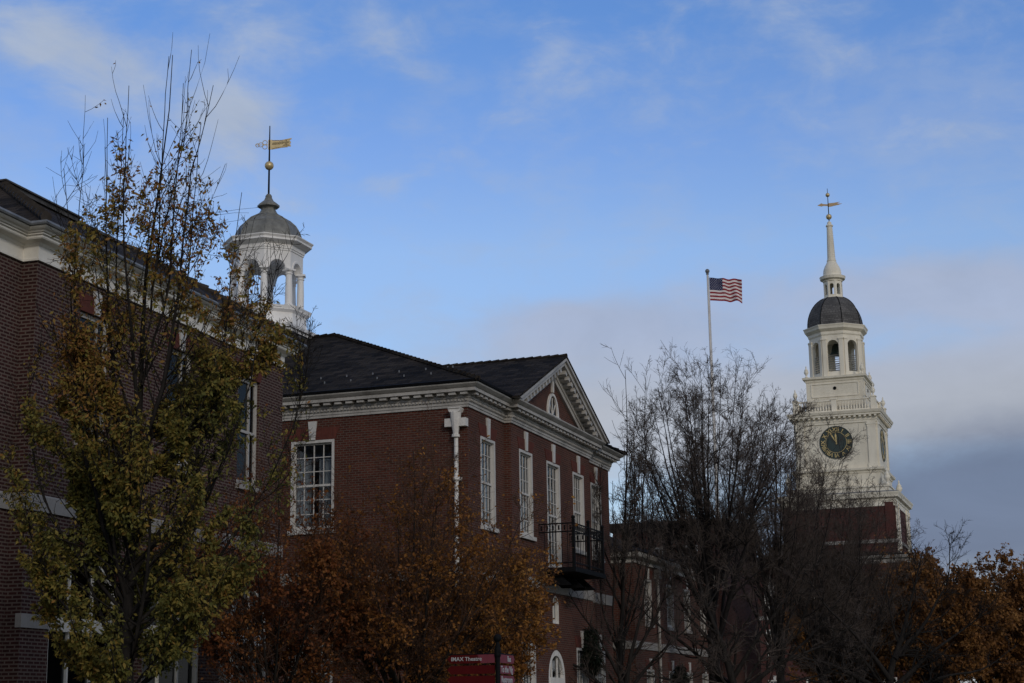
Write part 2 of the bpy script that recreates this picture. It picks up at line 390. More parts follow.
# ---- windows: local origin at the middle of the opening's bottom edge, facing -y
def curtain_mesh(w, h, fold=.05, gap=.12, seed=0):
    rng = random.Random(seed); m = MB()
    for side in (-1, 1):
        x0, x1 = (-w/2, -gap*w) if side < 0 else (gap*w*.6, w/2); n = 28
        xs = [x0+(x1-x0)*i/n for i in range(n+1)]; ph = rng.random()*6
        ys = [.32+fold*math.sin(i*1.25+ph)+fold*.4*math.sin(i*.5) for i in range(n+1)]
        for i in range(n): m.poly([(xs[i], ys[i], 0.02), (xs[i+1], ys[i+1], 0.02), (xs[i+1], ys[i+1], h*.80), (xs[i], ys[i], h*.80)])
    return m
def make_window(parent, w, h, cols=4, rows=6, frame=.09, glass='glass', curtain=True, keystone=True, sill=True, lintel=True, trim='casing', mull=None, kh=.6, seed=0, d0=-.012, d1=.2):
    m = MB()
    m.box(-w/2, -w/2+frame, d0, d1, 0, h); m.box(w/2-frame, w/2, d0, d1, 0, h)
    m.box(-w/2+frame, w/2-frame, d0, d1, h-frame, h); m.box(-w/2+frame, w/2-frame, d0+.03, d1, 0, .07)
    iw0, iw1, ih0, ih1 = -w/2+frame, w/2-frame, .07, h-frame
    m.box(iw0, iw0+.045, .085, .16, ih0, ih1); m.box(iw1-.045, iw1, .085, .16, ih0, ih1)
    mid = (ih0+ih1)/2; m.box(iw0+.045, iw1-.045, .075, .165, mid-.035, mid+.035)
    m.box(iw0+.045, iw1-.045, .085, .16, ih0, ih0+.07); m.box(iw0+.045, iw1-.045, .085, .16, ih1-.05, ih1)
    if mull:
        for q in mull: m.box(q*w-.03, q*w+.03, .08, .17, ih0+.07, ih1-.05)
    else:
        for i in range(1, cols): x = iw0+(iw1-iw0)*i/cols; m.box(x-.013, x+.013, .1, .155, ih0+.07, ih1-.05)
        for j in range(1, rows):
            z = ih0+(ih1-ih0)*j/rows
            if abs(z-mid) > .1: m.box(iw0+.045, iw1-.045, .104, .151, z-.013, z+.013)
    win = m.build('window', M[trim], parent)
    g = MB(); g.poly([(iw0, .13, ih0), (iw1, .13, ih0), (iw1, .13, ih1), (iw0, .13, ih1)]); g.build('pane', M[glass], win)
    if curtain: curtain_mesh(w, h, seed=seed).build('curtain', M['curtain'], win, True)
    b = MB(); b.box(-w/2-.1, w/2+.1, .9, .95, -.1, h+.1); b.build('room_shade_backing', M['room_shade'], win)  # dark sheet behind the pane, room shade painted as its colour
    if sill: q = MB(); q.box(-w/2-.06, w/2+.06, -.1, .06, -.13, -.002); q.build('sill', M['stone'] if trim != 'casing' else M['casing'], win)
    if lintel:
        q = MB(); q.prism_y([(-w/2-.02, h+.004), (w/2+.02, h+.004), (w/2+.2, h+.40), (-w/2-.2, h+.40)], -.02, .06); q.build('lintel', M['rubbed'], win)
    if keystone:
        q = MB(); q.prism_y([(-.10, h+.006), (.10, h+.006), (.155, h+kh), (-.155, h+kh)], -.06, .05); q.build('keystone', M['casing'], win)
    return win
def place(o, x, y, z, face='-y'):
    o.location = (x, y, z); o.rotation_euler = (0, 0, {'-y': 0, '-x': -math.pi/2, '+x': math.pi/2, '+y': math.pi}[face]); return o
def make_arch_window(parent, w, hs, name='arched_window', trim='trim_clean', glass='glass_dark', frame=.09, bars=2, transom=True):
    """round-headed window, straight part hs high"""
    m = MB(); r = w/2; N = 20
    def ring(r0, r1, y0, y1):
        for i in range(N):
            a0, a1 = math.pi*i/N, math.pi*(i+1)/N
            q = [(r0*math.cos(a0), hs+r0*math.sin(a0)), (r1*math.cos(a0), hs+r1*math.sin(a0)), (r1*math.cos(a1), hs+r1*math.sin(a1)), (r0*math.cos(a1), hs+r0*math.sin(a1))]
            m.prism_y(q, y0, y1)
    ring(r-frame, r, .02, .2); m.box(-r, -r+frame, .02, .2, 0, hs); m.box(r-frame, r, .02, .2, 0, hs)
    if transom: m.box(-r+frame, r-frame, 0, .2, hs-.3, hs)
    m.box(-r+frame, r-frame, .06, .18, 0, .12)
    for i in range(1, bars+1):
        x = -r+2*r*i/(bars+1); m.box(x-.03, x+.03, .07, .17, .12, hs-.3 if transom else hs)
        m.box(x-.025, x+.025, .08, .16, hs+.002, hs+math.sqrt(max(r*r-x*x, 0))-frame*.6)
    o = m.build(name, M[trim], parent)
    g = MB(); pts = [(-r+frame, .13, .05), (r-frame, .13, .05)]+[((r-frame)*math.cos(math.pi*i/N), .13, hs+(r-frame)*math.sin(math.pi*i/N)) for i in range(N+1)]
    g.poly(pts); g.build('pane', M[glass], o)
    b = MB(); b.box(-w/2-.1, w/2+.1, .9, .95, -.1, hs+r+.1); b.build('room_shade_backing', M['room_shade'], o)  # painted dark sheet stands in for shade inside the room
    return o

# ------------------------------------------------------------------ ground
g = MB(); g.poly([(-1500, -400, 0), (1500, -400, 0), (1500, 3000, 0), (-1500, 3000, 0)]); tag(g.build('ground', M['grass']), kind='structure')
thC, thL = .337628, .303083
CO, LO, TO = (-1.438, 52.0, 0), (-9.973, 34.0, 0), (32.806, 165.192, 0)
rzC, rzL = math.pi/2-thC, math.pi/2-thL
def toW(O, th, u, v):
    return Vector((O[0]+u*math.sin(th)-v*math.cos(th), O[1]+u*math.cos(th)+v*math.sin(th), 0))
g = MB(); a, b, c, d = toW(CO, thC, -60, -9), toW(CO, thC, 180, -9), toW(CO, thC, 180, -13), toW(CO, thC, -60, -13)
g.poly([(p.x, p.y, .004) for p in (d, c, b, a)][::-1]); tag(g.build('path', M['asphalt']), kind='structure')

# ------------------------------------------------------------------ central brick building with the pediment
CB = empty('brick_building', CO, rzC, 'red brick building with white columned cupola, corner downpipe and pedimented front', 'building')
def center_building():
    T = CB; H = 11.2; DEP = 23.0; W_ = 15.8; PA, PB, PJ = 3.35, 12.35, -.25; UC = 7.85
    m = MB()
    wx = 1.55
    side = [(DEP-5.4-wx/2, DEP-5.4+wx/2, 7.5, 10.42), (DEP-10-wx/2, DEP-10+wx/2, 7.5, 10.42), (DEP-5.4-wx/2, DEP-5.4+wx/2, 1.2, 3.9), (DEP-10-wx/2, DEP-10+wx/2, 1.2, 3.9)]
    m.wall((0, DEP), (0, 0), 0, H, side)
    fw = 1.36; up = (7.5, 10.38)
    m.wall((0, 0), (PA, 0), 0, H, [(1.8-fw/2, 1.8+fw/2, *up), (1.8-fw/2, 1.8+fw/2, 1.1, 3.95)])
    m.wall((PA, 0), (PA, PJ), 0, H)
    pv = []
    for u in (4.85, 10.85): pv += [(u-PA-fw/2, u-PA+fw/2, *up), (u-PA-fw/2, u-PA+fw/2, 1.1, 3.95)]
    pv += [(UC-PA-.75, UC-PA+.75, 6.62, 10.38), (UC-PA-.38, UC-PA+.38, 4.7, 5.3, True), (UC-PA-.95, UC-PA+.95, 0.3, 2.85, True)]
    m.wall((PA, PJ), (PB, PJ), 0, H, pv)
    m.wall((PB, PJ), (PB, 0), 0, H)
    m.wall((PB, 0), (W_, 0), 0, H, [(13.95-PB-fw/2, 13.95-PB+fw/2, *up), (13.95-PB-fw/2, 13.95-PB+fw/2, 1.1, 3.95)])
    m.wall((W_, 0), (W_, DEP), 0, H); m.wall((W_, DEP), (0, DEP), 0, H)
    # pediment field
    za, ze = 14.2, 11.78; tz = lambda u: za-.35-(za-ze)/(UC-2.65)*abs(u-UC)
    m.prism_y([(UC-4.4, 11.7), (UC+4.4, 11.7), (UC, tz(UC))], PJ, .9)
    m.build('wall', M['brick'], T)
    # windows
    w0 = make_window(T, fw, up[1]-up[0], 4, 6, kh=.66, seed=3)
    place(w0, 1.8, 0, up[0])
    for u, v in ((4.85, PJ), (10.85, PJ), (13.95, 0)): place(copy_tree(w0, T), u, v, up[0])
    place(make_window(T, wx, 10.42-7.5, 4, 6, kh=.62, seed=5), 0, 5.4, 7.5, '-x')
    place(copy_tree(T.children[-1], T), 0, 10, 7.5, '-x')
    wd = make_window(T, 1.5, 10.38-6.62, 4, 8, sill=False, kh=.66, seed=8); place(wd, UC, PJ, 6.62)
    wl = make_window(T, fw, 2.85, 4, 6, kh=.62, seed=9); place(wl, 1.8, 0, 1.1)
    for u, v in ((4.85, PJ), (10.85, PJ), (13.95, 0)): place(copy_tree(wl, T), u, v, 1.1)
    ws = make_window(T, wx, 2.7, 4, 6, kh=.62, seed=11); place(ws, 0, 5.4, 1.2, '-x'); place(copy_tree(ws, T), 0, 10, 1.2, '-x')
    o = make_arch_window(T, .76, .6, trim='trim', glass='glass', frame=.07, bars=1, transom=False); place(o, UC, PJ, 4.7)
    o = make_arch_window(T, 1.9, 2.55, 'doorway', trim='trim', glass='glass', frame=.2, bars=2); place(o, UC, PJ, .3)
    # half-round window in the pediment
    m = MB(); r = .62; N = 20; zc = 12.1
    for i in range(N):
        a0, a1 = math.pi*i/N, math.pi*(i+1)/N; r0, r1 = r-.13, r
        m.prism_y([(UC+r0*math.cos(a0), zc+r0*math.sin(a0)*1.45), (UC+r1*math.cos(a0), zc+r1*math.sin(a0)*1.3), (UC+r1*math.cos(a1), zc+r1*math.sin(a1)*1.3), (UC+r0*math.cos(a1), zc+r0*math.sin(a1)*1.45)], PJ-.07, PJ+.02)
    m.box(UC-r-.05, UC+r+.05, PJ-.1, PJ+.02, zc-.1, zc)
    for a in (45, 90, 135): m.obox((UC+.25*math.cos(R(a)), PJ-.02, zc+.32*math.sin(R(a))), (.012, 0, 0), (0, .015, 0), Vector((math.cos(R(a))*.25, 0, math.sin(R(a))*.32)))
    hw = m.build('pediment_window', M['trim'], T)
    g = MB(); g.poly([(UC+(r-.1)*math.cos(math.pi*i/N), PJ-.006, zc+(r-.1)*1.3*math.sin(math.pi*i/N)) for i in range(N+1)]); g.build('pane', M['glass_dark'], hw)
    q = MB(); q.prism_y([(UC-.07, zc+.84), (UC+.07, zc+.84), (UC+.1, zc+1.3), (UC-.1, zc+1.3)], PJ-.08, PJ+.02); q.build('keystone', M['trim'], hw)
    # belt course
    path = [(0, DEP), (0, 0), (PA, 0), (PA, PJ), (PB, PJ), (PB, 0), (W_, 0), (W_, DEP)]
    m = MB(); m.sweep(path, [(0, 5.75), (.05, 5.75), (.05, 6.1), (.03, 6.14), (0, 6.14)]); m.build('belt_course', M['stone'], T)
    # cornice
    m = MB(); m.sweep(path, rz([(0, 11.08), (.05, 11.08), (.05, 11.2), (.075, 11.2), (.075, 11.3), (.10, 11.33), (.10, 11.46), (.13, 11.48), (.13, 11.72), (.40, 11.72), (.40, 11.86), (.43, 11.88), (.47, 11.92), (.54, 12.0), (.55, 12.06), (-.3, 12.10)], 11.08, 12.06, 11.13, 11.82))
    m.blocks(path, .10, .145, 11.32, 11.385, .06, .12); m.blocks(path, .13, .34, 11.49, 11.572, .24, .40)
    m.build('cornice', M['weathered'], T)
    # gutter
    m = MB(); eave = [(-.0, DEP), (0, 0), (PA-.1, 0)]
    m.sweep(eave, [(.48, 11.835), (.60, 11.835), (.62, 11.90), (.5, 11.94)], closed=False, ends=True)
    m.sweep([(PB+.1, 0), (W_, 0), (W_, DEP)], [(.48, 11.835), (.60, 11.835), (.62, 11.90), (.5, 11.94)], closed=False, ends=True)
    m.build('gutter', M['iron'], T)
    # hipped slate roof
    caps = []
    e = .58; x0, x1, y0, y1 = -e, W_+e, -e, DEP+e; run = (x1-x0)/2; zr = 15.85; ze = 11.88; ra, rb = (UC+.05, y0+run+.5), (UC+.05, y1-run-.5)
    m = MB(); A, B, C_, D_ = (x0, y0, ze), (x1, y0, ze), (x1, y1, ze), (x0, y1, ze); P, Q = (*ra, zr), (*rb, zr)
    m.poly([D_, A, P, Q]); m.poly([A, B, P]); m.poly([B, C_, Q, P]); m.poly([C_, D_, Q]); m.poly([A, D_, C_, B])
    for p_, q_ in ((A, P), (B, P), (P, Q), (C_, Q), (D_, Q)):
        mc = MB(); p_, q_ = Vector(p_), Vector(q_); n_ = int((q_-p_).length/.34)
        for i_ in range(n_): c0_, c1_ = p_.lerp(q_, i_/n_), p_.lerp(q_, (i_+1.15)/n_); mc.tube([c0_+Vector((0, 0, .02)), c1_+Vector((0, 0, -.01))], [.10, .08], 6)
        caps.append(mc)
    # pediment roof
    s = (za-11.82)/(UC-2.55); hw_ = UC-2.55; yb = 6.2; yf = PJ-.62; th = .07
    for sg in (-1, 1):
        Rf, Rb = (UC, yf, za+.06), (UC, yb, za+.06); Ef, Eb = (UC+sg*hw_, yf, za+.06-s*hw_), (UC+sg*hw_, yb, za+.06-s*hw_)
        dn = lambda p: (p[0], p[1], p[2]-th)
        q = [Ef, Rf, Rb, Eb] if sg < 0 else [Rf, Ef, Eb, Rb]
        m.poly(q); m.poly([dn(p) for p in q][::-1]); m.poly([q[0], dn(q[0]), dn(q[1]), q[1]][::-1]); m.poly([Ef, Eb, dn(Eb), dn(Ef)])
    rf = m.build('roof', M['slate'], T)
    mc = MB(); p_, q_ = Vector((UC, yf, za+.06)), Vector((UC, yb-1.2, za+.06)); n_ = 18
    for i_ in range(n_): c0_, c1_ = p_.lerp(q_, i_/n_), p_.lerp(q_, (i_+1.15)/n_); mc.tube([c0_+Vector((0, 0, .0)), c1_+Vector((0, 0, -.02))], [.09, .07], 6)
    caps.append(mc)
    for mc in caps: mc.build('ridge_caps', M['slate'], rf)
    sl = (zr-ze)/run; m = MB(); m.obox((0, 0, .025), (.012, 0, 0), (0, .02, 0), (0, 0, .04)); sg0 = m.build('snow_guard', M['lead'], rf); rng = random.Random(4); spots = []
    for kk_ in range(24):
        for row in (1.1, 1.75):
            y = .5+kk_*.95+(row > 1.5)*.45
            spots.append((x0+row, y, ze+sl*row))
    for kk_ in range(4):
        for row in (1.0, 1.6): spots.append((.9+kk_*.6, y0+row, ze+sl*row))
    for i_, p_ in enumerate(spots):
        o_ = sg0 if i_ == 0 else sg0.copy()
        if i_: COL.objects.link(o_); o_.parent = rf
        o_.location = p_
    # raking cornice
    m = MB(); cs = math.cos(math.atan(s))
    def rake(d0, d1, y0, y1, zb=11.835):
        for sg in (-1, 1):
            za0, za1 = za-d0/cs, za-d1/cs
            u0, u1 = (za0-zb)/s, (za1-zb)/s
            pts = [(UC, za1), (UC, za0), (UC+sg*u0, zb), (UC+sg*u1, zb)]
            if sg > 0: pts = pts[::-1]
            m.prism_y(pts, y0, y1)
    rake(0.02, .12, PJ-.60, .2); rake(.123, .27, PJ-.52, .2); rake(.273, .56, PJ-.14, .2); rake(.563, .72, PJ-.10, .2)
    k = 0
    Lr = (UC-3.2)/cs
    for sg in (-1, 1):
        for i in range(14):
            l = .35+i*.37; dd = .36
            c = Vector((UC+sg*(l*cs), PJ-.31, za-l*s*cs-dd/cs)); t = Vector((sg*cs, 0, -s*cs))
            if c.z > 11.98: m.obox(c, t*.09*sg, Vector((0, .17, 0)), Vector((sg*s*cs, 0, cs))*.08)
    m.build('raking_cornice', M['weathered'], T)
    # downpipe with rainwater head on the side wall
    m = MB(); y = .34
    m.prism_y([(-.17, 10.95), (.17, 10.95), (.22, 11.06), (-.22, 11.06)], 0, .3); m.v = [(-(p[1])-.0, y+p[0], p[2]) for p in m.v]; 
    m.box(-.34, 0, y-.2, y+.2, 11.06, 11.09); m.box(-.22, 0, y-.36, y+.36, 10.50, 10.76)
    m.lathe([(.08, -.75), (.10, -.6), (.16, -.2), (.18, .0)], 10, (-.17, y, 10.95)); m.lathe([(.13, 0), (.13, .08), (.07, .1)], 10, (-.17, y, 10.16))
    m.tube([(-.14, y, 10.2), (-.14, y, 5.0), (-.14, y, .1)], .068, 10)
    for z in (8.75, 6.3, 3.4): m.lathe([(.06, 0), (.13, .06), (.13, .14), (.06, .2)], 8, (-.14, y, z)); m.box(-.1, 0, y-.14, y+.14, z+.05, z+.15)
    m.build('downpipe', M['trim'], T)
    # iron balcony over the door
    a, b, f, zf, zt = UC-1.75, UC+1.75, PJ-1.25, 6.5, 8.0
    m = MB(); m.box(a-.08, b+.08, f-.08, PJ-.005, zf-.16, zf)
    for u in (a+.3, UC, b-.3): m.prism_y([(-.05, 0), (.05, 0), (.05, .1), (-.05, .1)], 0, .01) if False else m.obox((u, (f+PJ)/2+.2, zf-.38), (.05, 0, 0), (0, .4, 0), (0, .22, .2))
    bl = m.build('balcony', M['iron'], T)
    m = MB(); segs = [((a, PJ), (a, f)), ((a, f), (b, f)), ((b, f), (b, PJ))]
    for p, q in segs:
        p, q = Vector((*p, 0)), Vector((*q, 0)); L = (q-p).length; t = (q-p)/L; n = Vector((-t.y, t.x, 0))
        for z in (zt, zf+.15, zt-.28): m.obox((p+q)/2+Vector((0, 0, z)), t*(L/2), n*.02, Vector((0, 0, .022)))
        k = int(L/.19)
        for i in range(k+1): m.obox(p+t*(L*i/k)+Vector((0, 0, (zf+zt)/2)), t*.009, n*.009, Vector((0, 0, (zt-zf)/2)))
        for i in range(k):
            c = p+t*(L*(i+.5)/k); m.obox(c+Vector((0, 0, zt-.14)), t*.03, n*.006, Vector((0, 0, .08)))
    for u, v in ((a, f), (b, f), (UC, f)): m.box(u-.045, u+.045, v-.045, v+.045, zf, zt+.14); m.ball((u, v, zt+.2), .07, 8, 6)
    m.build('railing', M['iron'], bl)
    # cupola on the ridge
    cx, cy = UC+.1, 11.38; o8 = math.pi/8; kk = 1/math.cos(o8)
    m = MB(); m.box(cx-1.95, cx+1.95, cy-1.95, cy+1.95, 15.1, 15.95); m.m = 1; m.box(cx-2.1, cx+2.1, cy-2.1, cy+2.1, 15.95, 16.1)
    m.box(cx-2.02, cx+2.02, cy-2.02, cy+2.02, 15.82, 15.947)
    m.lathe([(1.62*kk, 16.1), (1.62*kk, 16.25), (1.5*kk, 16.3), (1.45*kk, 16.34), (1.42*kk, 17.0), (1.5*kk, 17.06), (1.56*kk, 17.1), (1.6*kk, 17.22), (1.62*kk, 17.28), (.2, 17.32)], 8, (cx, cy, 0), o8)
    for i in range(8):
        a0 = o8+2*math.pi*i/8; a1 = a0+math.pi/4
        for k in range(11):
            f = (k+.5)/11; pa, pb = Vector((math.cos(a0), math.sin(a0), 0))*1.56*kk, Vector((math.cos(a1), math.sin(a1), 0))*1.56*kk
            c = pa.lerp(pb, f); t = (pb-pa).normalized(); n = Vector((t.y, -t.x, 0)); m.obox(Vector((cx, cy, 17.13))+c, t*.03, n*.02, Vector((0, 0, .03)))
    cu = m.build('cupola', [M['lead'], M['cupola']], T)
    col = None
    for i in range(8):
        a = o8+2*math.pi*i/8; px, py = cx+1.30*math.cos(a), cy+1.30*math.sin(a)
        if col is None:
            m = MB(); m.box(-.17, .17, -.17, .17, 0, .07); m.lathe([(.17, .07), (.17, .12), (.14, .15), (.14, .7), (.12, 1.34), (.15, 1.36), (.15, 1.39), (.125, 1.42), (.18, 1.5)], 16); m.box(-.19, .19, -.19, .19, 1.5, 1.57)
            col = m.build('column', M['cupola'], cu, False); c = col
        else: c = col.copy(); COL.objects.link(c); c.parent = cu
        c.location = (px, py, 17.3); c.rotation_euler = (0, 0, a)
    m = MB(); ap = 1.28; ri = 1.02
    for i in range(8):
        a0 = -math.pi/8+2*math.pi*i/8; a1 = a0+math.pi/4
        def pp(a, r): return (cx+r*kk*math.cos(a), cy+r*kk*math.sin(a))
        # outward on the right of the direction => go clockwise reversed
        L = 2*ap*math.tan(o8); Li = 2*ri*math.tan(o8)
        m.wall(pp(a0, ap), pp(a1, ap), 18.865, 19.62, [(L/2-.31, L/2+.31, 18.865, 18.9, True)], .26)
        m.wall(pp(a1, ri), pp(a0, ri), 18.865, 19.62, [(Li/2-.31, Li/2+.31, 18.865, 18.9, True)], .0)
        # archivolt moulding
        p0, p1 = Vector((*pp(a0, ap), 0)), Vector((*pp(a1, ap), 0)); t = (p1-p0).normalized(); n = Vector((t.y, -t.x, 0)); mid = (p0+p1)/2
        for k in range(12):
            b0, b1 = math.pi*k/12, math.pi*(k+1)/12
            q = [mid+n*.03-t*math.cos(bb)*rr+Vector((0, 0, 18.9+math.sin(bb)*rr)) for bb, rr in ((b0, .32), (b1, .32), (b1, .39), (b0, .39))]
            m.poly(q); q2 = [x-n*.03 for x in q]; m.poly([q[3], q[2], q2[2], q2[3]])
            m.poly([q[0], q2[0], q2[1], q[1]])
        c = mid+Vector((0, 0, 18.865)); 
    m.build('arcade', M['cupola'], cu)
    m = MB(); m.lathe([(.1, 19.6), (1.28*kk, 19.6), (1.31*kk, 19.62), (1.31*kk, 19.68), (1.34*kk, 19.7), (1.34*kk, 19.86), (1.42*kk, 19.9), (1.60*kk, 19.98), (1.60*kk, 20.06), (1.66*kk, 20.14), (1.66*kk, 20.17), (1.1, 20.25)], 8, (cx, cy, 0), o8); m.build('cupola_cornice', M['cupola'], cu)
    m = MB(); m.lathe([(1.24*kk, 20.2), (1.24*kk, 20.26), (1.22*kk, 20.38), (1.15*kk, 20.58), (1.02*kk, 20.78), (.98*kk, 20.80), (.98*kk, 20.83), (.80*kk, 20.98), (.70*kk, 21.03), (.70*kk, 21.06), (.46, 21.18), (.34, 21.3), (.27, 21.42), (.30, 21.46), (.44, 21.50), (.44, 21.56), (.3, 21.66), (.2, 21.72), (.13, 21.84), (.13, 21.9), (.08, 21.96)], 8, (cx, cy, 0), o8)
    for i in range(8):
        a = o8+2*math.pi*i/8; pr = [(1.24*kk, 20.26), (1.22*kk, 20.38), (1.15*kk, 20.58), (1.0*kk, 20.82), (.8*kk, 20.99), (.46, 21.19)]
        m.tube([(cx+r*math.cos(a), cy+r*math.sin(a), z) for r, z in pr], .022, 5)
    m.build('dome', M['domegrey'], cu)
    zs_, zd_ = [15, 16.1, 17.3, 20.2, 21.96, 30], [15, 16.02, 17.03, 19.82, 21.86, 29.9]
    seen = set()
    for o in [cu]+list(cu.children):
        if o.name.startswith('column') or o.data.name in seen: continue
        seen.add(o.data.name)
        for v in o.data.vertices: v.co.z = float(np.interp(v.co.z, zs_, zd_))
    for o in cu.children:
        if o.name.startswith('column'): o.location.z = 17.03; o.scale.z = .962
    vane(cu, cx, cy, 21.8, 24.72, [(23.05, .18)], 23.93, .92, 0)
def vane(par, cx, cy, z0, z1, balls, zv, sc, style):
    # local x = along the street; the banner turns with the wind so that it lies across the view
    m = MB(); m.tube([(cx, cy, z0), (cx, cy, (z0+z1)/2), (cx, cy, z1)], [.045*sc, .04*sc, .022*sc], 8); m.build('vane_rod', M['iron'], par)
    m = MB()
    for z, r in balls: m.ball((cx, cy, z), r, 18, 12)
    m.build('gilt_ball', M['gold'], par, True)
    d = Vector((.33, -.945, 0)); q = MB(); n = Vector((d.y, -d.x, 0))*.012
    def P(x, z): return Vector((cx, cy, zv))+d*(x*sc)+Vector((0, 0, z*sc))
    def slab(pts):
        f = [P(*p)-n for p in pts]; b = [P(*p)+n for p in pts]; q.poly(f); q.poly(b[::-1])
        for i in range(len(pts)): j = (i+1) % len(pts); q.poly([f[i], b[i], b[j], f[j]])
    if style == 0:
        slab([(-.06, -.22), (.12, -.22), (.12, .22), (-.06, .22)])
        slab([(.12, .20), (.6, .205), (.92, .25), (.84, .1), (.92, -.03), (.74, -.1), (.12, -.2)][::-1]); slab([(.12, .20), (.5, .20), (.95, .29), (.95, .235), (.5, .165), (.12, .155)]); slab([(.12, -.22), (.5, -.15), (.80, -.12), (.80, -.08), (.5, -.1), (.12, -.16)])
        slab([(.12, -.02), (.45, .0), (.70, .06), (.92, .04), (.92, .14), (.6, .14), (.12, .09)]); slab([(.55, -.06), (.92, -.10), (.92, -.05), (.7, .04)])
        slab([(.68, -.1), (.76, -.1), (.76, .22), (.68, .22)])
        for c, r in (((-.2, .1), .1), ((-.2, -.1), .1), ((-.38, 0), .1), ((-.52, -.02), .08)):
            q.tube([P(c[0]+r*math.cos(a*.63), c[1]+r*math.sin(a*.63)) for a in range(11)], .016*sc, 5)
        q.tube([P(-.06, 0), P(-.62, 0)], .014*sc, 5)
    else:
        slab([(-.05, -.16), (.25, -.14), (.55, -.06), (.95, .02), (1.3, .16), (1.05, .15), (.8, .16), (1.15, .32), (.7, .26), (.45, .22), (.1, .2), (-.05, .16)])
        slab([(-.05, -.08), (-.05, .10), (-.45, .12), (-.62, .2), (-.9, .04), (-1.0, -.02), (-.62, -.12), (-.45, -.06)])
    q.build('weathervane', M['gold'] if style == 0 else M['dullgold'], par)
center_building()

